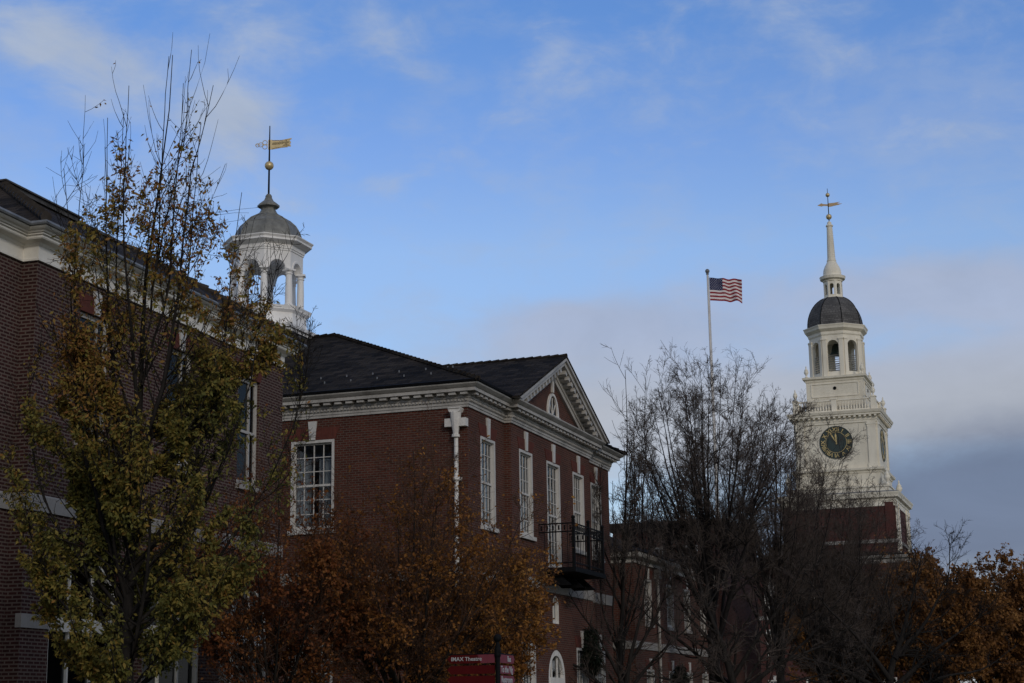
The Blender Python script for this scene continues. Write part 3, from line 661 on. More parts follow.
# ------------------------------------------------------------------ nearer brick building on the left
LB = empty('brick_building', LO, rzL, 'nearest red brick building with plain cream cornice and arched ground-floor windows, left edge', 'building')
def left_building():
    T = LB; H = 11.2; E_ = 12.05; BK = .38; DEP = 7.2; U0 = -26.
    m = MB(); ww = 1.25; up = (7.55, 10.42); aw = 2.75
    ups = [2.35, 6.25, 9.98]; ars = [2.4, 6.25, 10.0]
    m.wall((0, BK), (0, 0), 0, H)
    holes = [(u-ww/2, u+ww/2, *up) for u in ups]+[(u-aw/2, u+aw/2, .5, 3.75, True) for u in ars]
    m.wall((0, 0), (E_, 0), 0, H, holes, .26); m.wall((E_, 0), (E_, DEP), 0, H)
    b = [-4.2, -8.4, -12.6, -16.8, -21]
    m.wall((U0, BK), (0, BK), 0, H, [(u-U0-ww/2, u-U0+ww/2, *up) for u in b]+[(u-U0-aw/2, u-U0+aw/2, .5, 3.75, True) for u in b], .26)
    m.wall((E_, DEP), (U0, DEP), 0, H); m.wall((U0, DEP), (U0, BK), 0, H)
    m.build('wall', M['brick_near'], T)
    w0 = make_window(T, ww, up[1]-up[0], glass='glass_dark', curtain=False, mull=(.16,), trim='weathered', frame=.05, kh=.55, seed=2, d0=.07, d1=.165); place(w0, ups[0], 0, up[0])
    for u in ups[1:]: place(copy_tree(w0, T), u, 0, up[0])
    for u in b: place(copy_tree(w0, T), u, BK, up[0])
    a0 = make_arch_window(T, aw, 3.25); place(a0, ars[0], .03, .5)
    # brick arch ring and keystone
    m = MB(); r = aw/2
    for i in range(27):
        a_, b_ = math.pi*(i+.06)/27, math.pi*(i+.94)/27
        m.prism_y([((r+.01)*math.cos(a_), 3.25+(r+.01)*math.sin(a_)), ((r+.34)*math.cos(a_), 3.25+(r+.34)*math.sin(a_)), ((r+.34)*math.cos(b_), 3.25+(r+.34)*math.sin(b_)), ((r+.01)*math.cos(b_), 3.25+(r+.01)*math.sin(b_))], -.042, .1)
    m.build('brick_arch', M['brick_far'], a0)
    m = MB(); m.prism_y([(-.11, 3.25+r), (.11, 3.25+r), (.17, 3.25+r+.5), (-.17, 3.25+r+.5)], -.1, .1); m.build('keystone', M['stone'], a0)
    for u in ars[1:]: place(copy_tree(a0, T), u, .03, .5)
    for u in b: place(copy_tree(a0, T), u, BK+.03, .5)
    # impost band
    m = MB()
    def band(u0, u1, y, z0=3.47, z1=3.75, o=.04):
        m = MB(); m.box(u0, u1, y-o, y+.1, z0, z1); m.build('impost_band', M['stone'], T)
    band(-.04, ars[0]-aw/2, 0)
    for p, q in zip(ars, ars[1:]): band(p+aw/2, q-aw/2, 0)
    band(ars[-1]+aw/2, E_+.04, 0)
    bs = sorted(b)
    for p, q in zip(bs, bs[1:]): band(p+aw/2, q-aw/2, BK)
    band(bs[-1]+aw/2, -.7, BK)
    path = [(U0, BK), (0, BK), (0, 0), (E_, 0), (E_, DEP), (U0, DEP)]
    m = MB(); m.sweep(path, [(0, 5.85), (.05, 5.85), (.05, 6.16), (.03, 6.2), (0, 6.2)]); m.build('belt_course', M['stone'], T)
    m = MB(); m.sweep(path, rz([(0, 11.1), (.06, 11.1), (.06, 11.17), (.03, 11.19), (.03, 11.56), (.07, 11.6), (.09, 11.66), (.24, 11.70), (.26, 11.74), (.26, 11.80), (.30, 11.82), (.30, 11.86), (.34, 11.88), (.36, 11.92), (.40, 11.94), (.44, 11.98), (.46, 12.02), (-.3, 12.04)], 11.1, 12.04, 11.1, 11.74))
    m.build('cornice', M['trim_clean'], T)
    m = MB(); m.sweep(path, [(.42, 11.735), (.50, 11.735), (.52, 11.77), (.50, 11.82), (.3, 11.88)]); m.build('gutter', M['lead'], T)
    # hipped tile roof with a flat ridge deck
    e = .45; ze = 11.83; zr = 14.05; k = 3.6
    m = MB(); A, B, C_, D_ = (-e, -e, ze), (E_+e, -e, ze), (E_+e, DEP+e, ze), (-e, DEP+e, ze)
    a, b2, c, d = (-e+k, -e+k, zr), (E_+e-k, -e+k, zr), (E_+e-k, DEP+e-k, zr), (-e+k, DEP+e-k, zr)
    m.poly([A, B, b2, a]); m.poly([B, C_, c, b2]); m.poly([C_, D_, d, c]); m.poly([D_, A, a, d]); m.poly([a, b2, c, d])
    z2 = 11.83
    m.poly([(U0-e, BK-e, z2), (-.02, BK-e, z2), (-.02, BK+2.2, z2+1.1), (U0-e, BK+2.2, z2+1.1)]); m.poly([(U0-e, BK+2.2, z2+1.1), (-.02, BK+2.2, z2+1.1), (-.02, DEP+e, z2), (U0-e, DEP+e, z2)])
    rf = m.build('roof', M['slate_l'], T)
    m = MB()
    for p, q in ((A, a), (B, b2)):
        m = MB(); p, q = Vector(p), Vector(q); n = 16
        for i in range(n):
            c0, c1 = p.lerp(q, i/n), p.lerp(q, (i+1.05)/n); m.tube([c0+Vector((0, 0, .06)), c1+Vector((0, 0, .02))], [.12, .09], 8)
        m.build('hip_tiles', M['hiptile'], rf)
    m = MB(); m.box(a[0]-.1, 6.3, a[1]-.12, d[1]+.12, zr-.02, zr+.09); m.box(a[0]-.16, 6.36, a[1]-.18, d[1]+.18, zr+.09, zr+.13)
    m.box(6.31, b2[0]+.1, a[1]-.1, d[1]+.1, zr-.02, zr+.05)
    m.build('ridge_curb', M['curb'], rf)
left_building()

# ------------------------------------------------------------------ lower wing, block behind, main hall
WG = empty('brick_wing', CO, rzC, 'low red brick wing with white downpipe behind the tall bare tree', 'building')
def wing():
    T = WG; m = MB(); a, b, d, H = 19.2, 35.0, 9.0, 7.9
    us = [21.4, 25.2, 28.4, 31.6]
    hl = [(u-a-.6, u-a+.6, 5.3, 7.2) for u in us]+[(u-a-.6, u-a+.6, 1.2, 3.4) for u in us]
    m.wall((a, d), (a, 0), 0, H); m.wall((a, 0), (b, 0), 0, H, hl); m.wall((b, 0), (b, d), 0, H); m.wall((b, d), (a, d), 0, H)
    m.build('wall', M['brick'], T)
    w = make_window(T, 1.2, 1.9, 3, 4, curtain=False, kh=.45, trim='weathered'); place(w, us[0], 0, 5.3)
    for u in us[1:]: place(copy_tree(w, T), u, 0, 5.3)
    w = make_window(T, 1.2, 2.2, 3, 4, curtain=False, kh=.45, trim='weathered'); place(w, us[0], 0, 1.2)
    for u in us[1:]: place(copy_tree(w, T), u, 0, 1.2)
    path = [(a, d), (a, 0), (b, 0), (b, d)]
    m = MB(); m.sweep(path, [(0, 4.2), (.05, 4.2), (.05, 4.5), (0, 4.53)]); m.build('belt_course', M['stone'], T)
    m = MB(); m.sweep(path, [(0, 7.75), (.06, 7.75), (.06, 7.9), (.3, 7.98), (.36, 8.15), (-.3, 8.2)]); m.build('cornice', M['weathered'], T)
    e = .4; m = MB(); A, B, C_, D_ = (a-e, -e, 8.19), (b+e, -e, 8.19), (b+e, d+e, 8.19), (a-e, d+e, 8.19); P, Q = (a+4, d/2, 10.2), (b-4, d/2, 10.2)
    m.poly([A, B, Q, P]); m.poly([B, C_, Q]); m.poly([C_, D_, P, Q]); m.poly([D_, A, P]); m.build('roof', M['slate'], T)
    m = MB(); m.tube([(22.7, -.12, 7.7), (22.7, -.12, 3), (22.7, -.12, .1)], .06, 8); m.box(22.55, 22.85, -.24, 0, 7.3, 7.7); m.build('downpipe', M['weathered'], T)
wing()
BB = empty('brick_block', CO, rzC, 'square brick block with dark roofline seen between bare trunks beyond low wing', 'building')
def block():
    T = BB; m = MB(); x0, x1, y0, y1, H = 42, 52, 1.3, 7.4, 11.6
    hl = [(y1-4.9-.45, y1-4.9+.45, 8.4, 10.6), (y1-3.0-.45, y1-3.0+.45, 8.4, 10.6)]
    m.wall((x0, y1), (x0, y0), 0, H, hl); m.wall((x0, y0), (x1, y0), 0, H); m.wall((x1, y0), (x1, y1), 0, H); m.wall((x1, y1), (x0, y1), 0, H); m.build('wall', M['brick'], T)
    w = make_window(T, .9, 2.2, 3, 4, curtain=False, keystone=False, lintel=False); place(w, x0, 4.9, 8.4, '-x'); place(copy_tree(w, T), x0, 3.0, 8.4, '-x')
    m = MB(); m.sweep([(x0, y1), (x0, y0), (x1, y0), (x1, y1)], [(0, 11.5), (.1, 11.5), (.2, 11.7), (.25, 12.0), (-.2, 12.05)]); m.box(x0-.1, x1+.1, y0-.1, y1+.1, 11.9, 12.02); m.build('roof', M['slate'], T)
block()
HB = empty('main_hall', TO, rzC, 'long brick hall with cream cornice below the clock tower, mostly behind bare trees', 'building')
def hall():
    T = HB; m = MB(); x0, x1, y0, y1, H = -10., 30., -6.9, 10.4, 15.0
    ys = [-4.5, -1, 2.5, 6, 9][:4]
    hl = [(y1-y-.6, y1-y+.6, z, z+2.4) for y in ys for z in (2., 6.6, 11.0)]
    m.wall((x0, y1), (x0, y0), 0, H, hl); m.wall((x0, y0), (x1, y0), 0, H); m.wall((x1, y0), (x1, y1), 0, H); m.wall((x1, y1), (x0, y1), 0, H); m.build('wall', M['brick_far'], T)
    w = make_window(T, 1.2, 2.4, 3, 6, curtain=False, keystone=True, lintel=False, kh=.4, trim='trim_clean'); first = True
    for y in ys:
        for z in (2., 6.6, 11.0): place(w if first else copy_tree(w, T), x0, y, z, '-x'); first = False
    path = [(x0, y1), (x0, y0), (x1, y0), (x1, y1)]
    m = MB(); m.sweep(path, [(0, 14.7), (.1, 14.7), (.12, 15.05), (.35, 15.15), (.45, 15.4), (-.3, 15.5)]); m.build('cornice', M['stone'], T)
    m = MB(); m.sweep(path, [(0, 9.9), (.08, 9.9), (.08, 10.2), (0, 10.25)]); m.build('belt_course', M['stone'], T)
    m = MB(); e = .4; A, B, C_, D_ = (x0-e, y0-e, 15.49), (x1+e, y0-e, 15.49), (x1+e, y1+e, 15.49), (x0-e, y1+e, 15.49); P, Q = (x0+8, 1.75, 16.9), (x1-8, 1.75, 16.9)
    m.poly([A, B, Q, P]); m.poly([B, C_, Q]); m.poly([C_, D_, P, Q]); m.poly([D_, A, P]); m.build('roof', M['slate'], T)
hall()

# ------------------------------------------------------------------ clock tower
TW = empty('clock_tower', TO, rzC, 'tall cream clock tower on a brick base, with slate dome and gilded weathervane', 'tower')
def sq(h): return [(-h, h), (-h, -h), (h, -h), (h, h)]
def tower():
    T = TW; o8 = math.pi/8; kk = 1/math.cos(o8)
    m = MB()
    for i in range(4): p = sq(5.4); m.wall(p[i], p[(i+1) % 4], 0, 21.0)
    m.build('brick_base', M['brick_far'], T)
    m = MB(); m.sweep(sq(5.4), [(0, 17.0), (.12, 17.0), (.12, 17.3), (0, 17.35)]); m.build('stone_band', M['stone'], T)
    for u in (-5.0, -3.3, 3.3, 5.0):
        m = MB(); m.box(u-.32, u+.32, -5.4-.14, -5.41, 15.4, 20.4); m.box(u-.4, u+.4, -5.6, -5.41, 20.4, 20.85); m.build('pilaster', M['cream'], T)
    for v in (-4.85, 4.85): m = MB(); m.box(-5.52, -5.41, v-.4, v+.4, 17.4, 20.85); m.build('brick_pier', M['brick_far'], T)
    m = MB(); m.sweep(sq(5.4), [(0, 20.5), (.06, 20.5), (.06, 20.95), (.12, 21.0), (.14, 21.2), (.38, 21.3), (.42, 21.5), (.5, 21.7), (.52, 21.8), (-.2, 21.9)]); m.build('lower_cornice', M['cream'], T)
    m = MB(); m.sweep(sq(5.4), [(.5, 21.81), (.45, 21.86), (-.6, 22.05), (-1.6, 22.1)]); m.build('lead_flat', M['lead'], T)
    m = MB()
    for i in range(4): p = sq(4.9); m.wall(p[i], p[(i+1) % 4], 21.9, 22.55)
    m.sweep(sq(4.9), [(0, 22.4), (.1, 22.42), (.1, 22.56), (-.9, 22.6)])
    for i in range(4): p = sq(4.15); m.wall(p[i], p[(i+1) % 4], 22.0, 24.15)
    m.build('attic', M['siding'], T)
    m = MB(); m.sweep(sq(4.15), [(0, 23.9), (.08, 23.95), (.12, 24.1), (.32, 24.2), (.36, 24.4), (-.2, 24.5)]); m.build('middle_cornice', M['cream'], T)
    h = 3.95; m = MB()
    for i in range(4): p = sq(h); m.wall(p[i], p[(i+1) % 4], 24.3, 29.4)
    m.build('clock_stage', M['siding'], T)
    m = MB()
    for i in range(4):
        p = [Vector((*q, 0)) for q in sq(h)]; a, b = p[i], p[(i+1) % 4]; t = (b-a).normalized(); n = Vector((t.y, -t.x, 0)); L = (b-a).length
        for s in (.48, L-.48):
            m = MB()
            c = a+t*s+n*.05; m.obox(c+Vector((0, 0, 26.7)), t*.4, -n*.06, Vector((0, 0, 2.3)))
            m.obox(c+Vector((0, 0, 28.75)), t*.48, -n*.1, Vector((0, 0, .1))); m.obox(c+Vector((0, 0, 28.5)), t*.44, -n*.08, Vector((0, 0, .05))); m.obox(c+Vector((0, 0, 24.65)), t*.48, -n*.1, Vector((0, 0, .2)))
            m.build('corner_pilaster', M['cream'], T)
    m = MB(); m.sweep(sq(h), [(0, 28.9), (.10, 28.92), (.10, 29.1), (.14, 29.14), (.14, 29.55), (.5, 29.6), (.5, 29.75), (.58, 29.8), (.66, 30.0), (.68, 30.08), (-.2, 30.2)])
    m.blocks(sq(h), .14, .46, 29.42, 29.58, .22, .5); m.build('upper_cornice', M['cream'], T)
    # clocks
    def clock():
        m = MB(); N = 40; r = 1.56
        m.poly([(r*math.cos(2*math.pi*i/N), 0, r*math.sin(2*math.pi*i/N)) for i in range(N)])
        for i in range(N):
            a0, a1 = 2*math.pi*i/N, 2*math.pi*(i+1)/N
            m.prism_y([(r*math.cos(a0), r*math.sin(a0)), ((r+.05)*math.cos(a0), (r+.05)*math.sin(a0)), ((r+.05)*math.cos(a1), (r+.05)*math.sin(a1)), (r*math.cos(a1), r*math.sin(a1))], -.06, .1)
        f = m.build('clock_face', M['clockface'], T)
        m = MB()
        for i in range(N):
            a0, a1 = 2*math.pi*i/N, 2*math.pi*(i+1)/N
            for q in (1.0, ): m.prism_y([(q*math.cos(a0), q*math.sin(a0)), ((q+.035)*math.cos(a0), (q+.035)*math.sin(a0)), ((q+.035)*math.cos(a1), (q+.035)*math.sin(a1)), (q*math.cos(a1), q*math.sin(a1))], -.03, -.005)
        m.build('minute_ring', M['gilt'], f)
        for i, s in enumerate(('XII', 'I', 'II', 'III', 'IV', 'V', 'VI', 'VII', 'VIII', 'IX', 'X', 'XI')):
            a = R(30*i); text_mesh('numeral', s, .56, M['gilt'], f, (1.26*math.sin(a), -.02, 1.26*math.cos(a)), (math.pi/2, a, 0), 'CENTER', .012)
        def hand(ang, L, w):
            m = MB(); t = Vector((math.sin(ang), 0, math.cos(ang))); s = Vector((t.z, 0, -t.x)); o = Vector((0, -.05, 0))
            pts = [o-t*.2+s*w*.5, o-t*.2-s*w*.5, o+t*L*.7-s*w, o+t*L, o+t*L*.7+s*w]
            m.poly(pts); m.poly([p+Vector((0, .02, 0)) for p in pts][::-1])
            for i in range(5): j = (i+1) % 5; m.poly([pts[i], pts[i]+Vector((0, .02, 0)), pts[j]+Vector((0, .02, 0)), pts[j]])
            m.build('hand', M['gilt'], f)
        hand(R(-2), .95, .09); hand(R(-30), 1.25, .065); return f
    c = clock(); place(c, -h-.02, 0, 27.1, '-x'); place(copy_tree(c, T), 0, -h-.02, 27.1, '-y')
    # balustrade
    def balustrade(hf, z0, z1, mid=True):
        m = MB(); pts = sq(hf)
        for i in range(4):
            a, b = Vector((*pts[i], 0)), Vector((*pts[(i+1) % 4], 0)); L = (b-a).length; t = (b-a)/L; n = Vector((t.y, -t.x, 0))
            m.obox((a+b)/2+Vector((0, 0, z1-.06)), t*(L/2-.25), n*.13, Vector((0, 0, .06))); m.obox((a+b)/2+Vector((0, 0, z0+.08)), t*(L/2-.25), n*.11, Vector((0, 0, .08)))
            for s in ((0., .5) if mid else (0.,)):
                c = a+t*L*s; m.obox(c+Vector((0, 0, (z0+z1)/2)), t*.25, n*.25, Vector((0, 0, (z1-z0)/2))); m.obox(c+Vector((0, 0, z1+.05)), t*.3, n*.3, Vector((0, 0, .05)))
            k = int(L/.27)
            for j in range(1, k):
                if mid and abs(j/k-.5) < .05: continue
                c = a+t*(L*j/k); m.lathe([(.05, z0+.16), (.085, z0+.35), (.04, z0+.65), (.06, z1-.12)], 6, c, caps=False)
        return m
    balustrade(3.8, 30.15, 31.35).build('balustrade', M['cream'], T)
    def urn(x, y, z, s=1.):
        m = MB(); m.lathe([(.2*s, 0), (.2*s, .12*s), (.08*s, .2*s), (.1*s, .3*s), (.26*s, .55*s), (.3*s, .75*s), (.2*s, .9*s), (.24*s, .95*s), (.12*s, 1.1*s), (.06*s, 1.25*s), (.09*s, 1.35*s), (.02*s, 1.5*s)], 12)
        return m
    u0 = None
    spots = [(x, y, 31.45, .8) for x in (-3.8, 3.8) for y in (-3.8, 3.8)]+[(x, y, 22.55, 1.1) for x in (-4.75, 4.75) for y in (-4.75, 4.75)]+[(x, y, 33.95, .8) for x in (-2.75, 2.75) for y in (-2.75, 2.75)]
    for x, y, z, s in spots:
        if u0 is None: u0 = urn(0, 0, 0).build('urn', M['cream'], T, True); o = u0
        else: o = u0.copy(); COL.objects.link(o); o.parent = T
        o.location = (x, y, z); o.scale = (s, s, s)
    # third stage
    h3 = 2.82; m = MB()
    for i in range(4): p = sq(h3); m.wall(p[i], p[(i+1) % 4], 30.1, 33.7)
    st = m.build('third_stage', M['siding'], T)
    m = MB()
    for i in range(4):
        p = [Vector((*q, 0)) for q in sq(h3)]; a, b = p[i], p[(i+1) % 4]; t = (b-a).normalized(); n = Vector((t.y, -t.x, 0)); c = (a+b)/2+n*.02
        for z, wd in ((33.2, 2.3), (31.9, 2.3)): m.obox(c+Vector((0, 0, z)), t*wd, n*.05, Vector((0, 0, .05)))
        for s in (-2.3, 2.3): m.obox(c+t*s+Vector((0, 0, 32.55)), t*.05, n*.048, Vector((0, 0, .6)))
    m.build('panel_moulding', M['cream'], st)
    m = MB(); N = 14
    for sx, sy in ((-1, 0), (0, -1)):
        m.lathe([(.01, 0), (.17, 0), (.17, .03), (.01, .03)], N); 
        k = len(m.v)-4*N
        for i in range(k, len(m.v)):
            x, y, z = m.v[i]; m.v[i] = (-h3-.06+z, x, 32.7+y) if sx else (x, -h3-.06+z, 32.7+y)
    m.build('round_vent', M['iron'], st)
    m = MB(); m.sweep(sq(h3), [(0, 33.4), (.06, 33.42), (.1, 33.6), (.3, 33.7), (.34, 33.9), (-.2, 33.95), (-2.7, 34.0)]); m.build('third_cornice', M['cream'], T)
    # belfry octagon
    ap, ri = 2.55, 2.2; m = MB()
    for i in range(8):
        a0 = -o8+2*math.pi*i/8; a1 = a0+math.pi/4
        def pp(a, r): return (r*kk*math.cos(a), r*kk*math.sin(a))
        L, Li = 2*ap*math.tan(o8), 2*ri*math.tan(o8)
        m.wall(pp(a0, ap), pp(a1, ap), 33.95, 38.5, [(L/2-.56, L/2+.56, 34.45, 37.1, True)], .35)
        m.wall(pp(a1, ri), pp(a0, ri), 33.95, 38.5, [(Li/2-.56, Li/2+.56, 34.45, 37.1, True)], 0)
        p0, p1 = Vector((*pp(a0, ap), 0)), Vector((*pp(a1, ap), 0)); t = (p1-p0).normalized(); n = Vector((t.y, -t.x, 0))
        for s in (.24, L-.24): m.obox(p0+t*s+n*.05+Vector((0, 0, 35.9)), t*.2, -n*.06, Vector((0, 0, 1.9))); m.obox(p0+t*s+n*.06+Vector((0, 0, 37.75)), t*.25, -n*.1, Vector((0, 0, .07)))
    m.lathe([(.1, 38.3), (2.3*kk, 38.3), (2.3*kk, 38.4), (.1, 38.4)], 8, (0, 0, 0), o8)
    bf = m.build('belfry', M['cream'], T)
    m = MB()
    for i in range(8):
        a = 2*math.pi*i/8; c = Vector((math.cos(a), math.sin(a), 0)); t = Vector((-c.y, c.x, 0))
        for z in np.arange(34.6, 36.2, .22): m.obox(c*2.3+Vector((0, 0, z)), t*.55, c*.03, Vector((0, 0, .03)))
    m.build('louvre_rails', M['domegrey'], bf)
    m = MB(); m.lathe([(.01, -.1), (.7, 0), (.72, .08), (.55, .3), (.45, .9), (.25, 1.15), (.05, 1.2)], 16, (0, 0, 36.6)); m.build('bell', M['clockface'], bf, True)
    m = MB(); m.lathe([(2.3, 38.2), (2.6*kk, 38.2), (2.64*kk, 38.3), (2.64*kk, 38.55), (2.72*kk, 38.6), (2.95*kk, 38.8), (3.0*kk, 39.0), (3.08*kk, 39.15), (3.08*kk, 39.2), (2.7, 39.32)], 8, (0, 0, 0), o8); m.build('belfry_cornice', M['cream'], T)
    m = MB(); rd, zd, hd = 2.62, 39.28, 3.25
    prof = [(rd*kk, zd-.02)]+[(kk*(rd*math.cos(R(a))*.92+.08*rd) if a else rd*kk, zd+.1+hd*math.sin(R(a))) for a in range(0, 76, 7)]
    m.lathe(prof, 8, (0, 0, 0), o8)
    dm = m.build('dome', M['domedark'], T)
    m = MB()
    for i in range(8): a = o8+2*math.pi*i/8; m.tube([(r*math.cos(a), r*math.sin(a), z) for r, z in prof], .05, 5)
    m.build('dome_ribs', M['iron'], dm)
    # lantern, bell-shaped cap and spire
    m = MB(); m.lathe([(1.1, 42.3), (1.1, 42.5), (.98, 42.55)], 8, (0, 0, 0), o8)
    for i in range(8):
        a0 = -o8+2*math.pi*i/8; a1 = a0+math.pi/4; q = .9*kk; L = 2*.9*math.tan(o8)
        m.wall((q*math.cos(a0), q*math.sin(a0)), (q*math.cos(a1), q*math.sin(a1)), 42.5, 44.3, [(L/2-.2, L/2+.2, 42.75, 43.7, True)], .2)
    ln = m.build('lantern', M['cream'], T)
    m = MB(); m.lathe([(.5, 44.2), (1.0, 44.2), (1.0, 44.3), (1.25, 44.42), (1.3, 44.62), (1.32, 44.7), (.95, 44.8), (.92, 44.95), (.92, 45.15), (.86, 45.5), (.72, 45.85), (.55, 46.15), (.46, 46.35), (.48, 46.42), (.48, 46.5), (.42, 46.52)], 24); m.build('bell_cap', M['cream'], T, False)
    m = MB(); pr = [(.42, 46.5)]
    for k in range(16):
        f = (k+1)/16; r = .42-.13*f; z = 46.5+3.6*f; pr += [(r+.012, z-.03), (r-.012, z)]
    pr += [(.36, 50.1), (.38, 50.2), (.3, 50.3), (.22, 50.35), (.22, 50.55), (.12, 50.6), (.05, 50.7)]
    m.lathe(pr, 12); m.build('spire', M['cream'], T)
    vane(T, 0, 0, 50.6, 54.2, [(51.15, .3), (53.5, .22)], 52.4, 1.12, 1)
tower()

# ------------------------------------------------------------------ flagpole and flag
FP = empty('flagpole', (12.15, 100, 0), 0, 'tall white flagpole rising behind the bare trees', 'flagpole')
m = MB(); m.tube([(0, 0, 0), (0, 0, 14), (0, 0, 28.0)], [.13, .105, .06], 12); m.build('pole', M['polepaint'], FP, True)
m = MB(); m.lathe([(.08, 28.0), (.1, 28.05), (.05, 28.12)], 10); m.ball((0, 0, 28.22), .14, 14, 10); m.build('finial', M['lead'], FP, True)
m = MB(); m.lathe([(.3, 0), (.3, .2), (.2, .3), (.15, .5)], 14); m.build('base', M['lead'], FP)
m = MB(); m.tube([(.1, -.08, .8), (.11, -.1, 14), (.07, -.08, 27.9)], .012, 5); m.build('halyard', M['trim'], FP)
def flag():
    m = MB(); NX, NZ = 60, 39; L, H = 2.25, 1.46
    def S(u, v):
        f = u/L; wv = .16*f**.8*math.sin(u*5.2+.5-.5*v)+.08*f*math.sin(u*9+v*2.2)
        x = u*.90; y = .35*f+wv; z = v-.10*f*f*(1-.35*v/H)+.05*f*math.sin(u*3.6+1.5)+.04*f*math.sin(u*8)
        if v > H*.7: z -= .03*f
        return Vector((x, y, z))
    for i in range(NX):
        for j in range(NZ):
            u0, u1, v0, v1 = L*i/NX, L*(i+1)/NX, H*j/NZ, H*(j+1)/NZ
            st = j//3; can = i < NX*.4 and st >= 6
            m.m = 2 if can else (0 if st % 2 == 0 else 1)
            m.poly([S(u0, v0), S(u1, v0), S(u1, v1), S(u0, v1)])
    m.m = 1; cw, ch, cz = L*.4, H*7/13, H*6/13
    for r in range(9):
        for c in range(6 if r % 2 == 0 else 5):
            u = cw*(c*2+1+(r % 2))/12; v = cz+ch*(r+1)/10
            for sd_ in (-1, 1):
                pts = []
                for k in range(10):
                    a = math.pi/2+k*math.pi/5; q = .028 if k % 2 == 0 else .011
                    p = S(u+q*math.cos(a), v+q*math.sin(a)); p.y += sd_*.006; pts.append(p)
                m.poly(pts if sd_ < 0 else pts[::-1])
    o = m.build('flag', [M['flagred'], M['flagwhite'], M['flagblue']]); o.location = (12.25, 100, 26.35)
    tag(o, 'american flag with stars and red and white stripes flying from the flagpole', 'flag')
flag()

# ------------------------------------------------------------------ fingerpost sign
SG = empty('signpost', (-.36, 32, 0), 0, 'black fingerpost with ball top and red direction blades before the orange trees', 'signpost')
def sign():
    T = SG; m = MB(); m.tube([(0, 0, 0), (0, 0, 1.2), (0, 0, 2.8)], [.055, .048, .045], 14); m.lathe([(.14, 0), (.14, .12), (.08, .3), (.055, .5)], 14)
    m.lathe([(.046, 2.66), (.062, 2.7), (.064, 2.8), (.05, 2.86), (.035, 2.92), (.03, 2.95)], 14); m.build('post', M['iron'], T)
    m = MB(); m.ball((0, 0, 3.02), .075, 18, 12); m.build('ball_finial', M['iron'], T, True)
    angL = math.atan2(-.30, .95); angR = math.atan2(.95, .30)
    m = MB(); 
    for ang, L, sg in ((angL, 1.0, -1), (angR, 1.0, 1)):
        d = Vector((math.cos(ang), math.sin(ang), 0))*sg; m.tube([d*.03+Vector((0, 0, 2.735)), d*L*.5+Vector((0, 0, 2.735)), d*L+Vector((0, 0, 2.735))], .012, 6)
    m.build('crossbar', M['iron'], T)
    rows = [2.645, 2.445, 2.255]; hh = .078
    def blade(ang, sg, z, rose, words, size, pos, slant):
        m = MB(); tip, end = 1.0, .06
        if sg < 0:
            pts = [(-tip+.07, -hh), (-end, -hh), (-end, hh), (-tip+.07, hh), (-tip-.01, .01)]
        else: pts = [(end, -hh), (tip-.07, -hh), (tip+.01, .01), (tip-.07, hh), (end, hh)]
        m.prism_y(pts, -.012, .012)
        if sg < 0 and rose:
            m.m = 1; a, b = -.38, -.33
            m.prism_y([(b, -hh-.001), (-end+.001, -hh-.001), (-end+.001, hh+.001), (a-.02, hh+.001)], -.015, .015)
        o = m.build('blade', [M['signrose'] if sg > 0 else M['signred'], M['signrose'] if rose == 1 else M['signred']], T); o.location = (0, 0, z); o.rotation_euler = (0, 0, ang)
        if words: text_mesh('lettering', words, size, M['lettering'], o, (pos, -.016, 0), (math.pi/2, 0, 0), 'LEFT', .002)
        q = MB()
        for x in (.25, .85): q.box(sg*x-.012, sg*x+.012, -.004, .004, hh, hh+.035)
        q.build('bracket', M['iron'], o)
    blade(angL, -1, rows[0], 1, 'IMAX Theatre', .105, -.93, 1); blade(angL, -1, rows[1], 0, '', .1, 0, 0); blade(angL, -1, rows[2], 0, '', .1, 0, 0)
    blade(angR, 1, rows[0], 0, 'Bus', .15, .55, 0); blade(angR, 1, rows[1], 0, 'To the Vlg', .17, .14, 0); blade(angR, 1, rows[2], 0, 'Restroom', .17, .16, 0)
sign()

# ------------------------------------------------------------------ trees
class Wood:
    def __init__(s): s.sets = []
    def add(s, pts, rad, sides): s.sets.append((pts, rad, sides))     # pts (N,K,3) rad (N,K)
    def build(s, name, mat, parent):
        V = []; F = []; base = 0
        for pts, rad, n in s.sets:
            N, K, _ = pts.shape
            if N == 0: continue
            t = np.gradient(pts, axis=1); t /= np.linalg.norm(t, axis=2, keepdims=True)+1e-9
            ref = np.where(np.abs(t[..., 2:3]) < .9, np.array((0, 0, 1.)), np.array((1., 0, 0)))
            a = np.cross(t, ref); a /= np.linalg.norm(a, axis=2, keepdims=True)+1e-9; b = np.cross(t, a)
            ang = np.arange(n)*2*np.pi/n
            ring = pts[:, :, None, :]+rad[:, :, None, None]*(a[:, :, None, :]*np.cos(ang)[None, None, :, None]+b[:, :, None, :]*np.sin(ang)[None, None, :, None])
            V.append(ring.reshape(-1, 3))
            idx = base+np.arange(N*K*n).reshape(N, K, n); nx = np.roll(idx, -1, axis=2)
            F.append(np.stack([idx[:, :-1], idx[:, 1:], nx[:, 1:], nx[:, :-1]], -1).reshape(-1, 4)); base += N*K*n
        return quads(name, np.concatenate(V), np.concatenate(F), mat, parent, smooth=True)
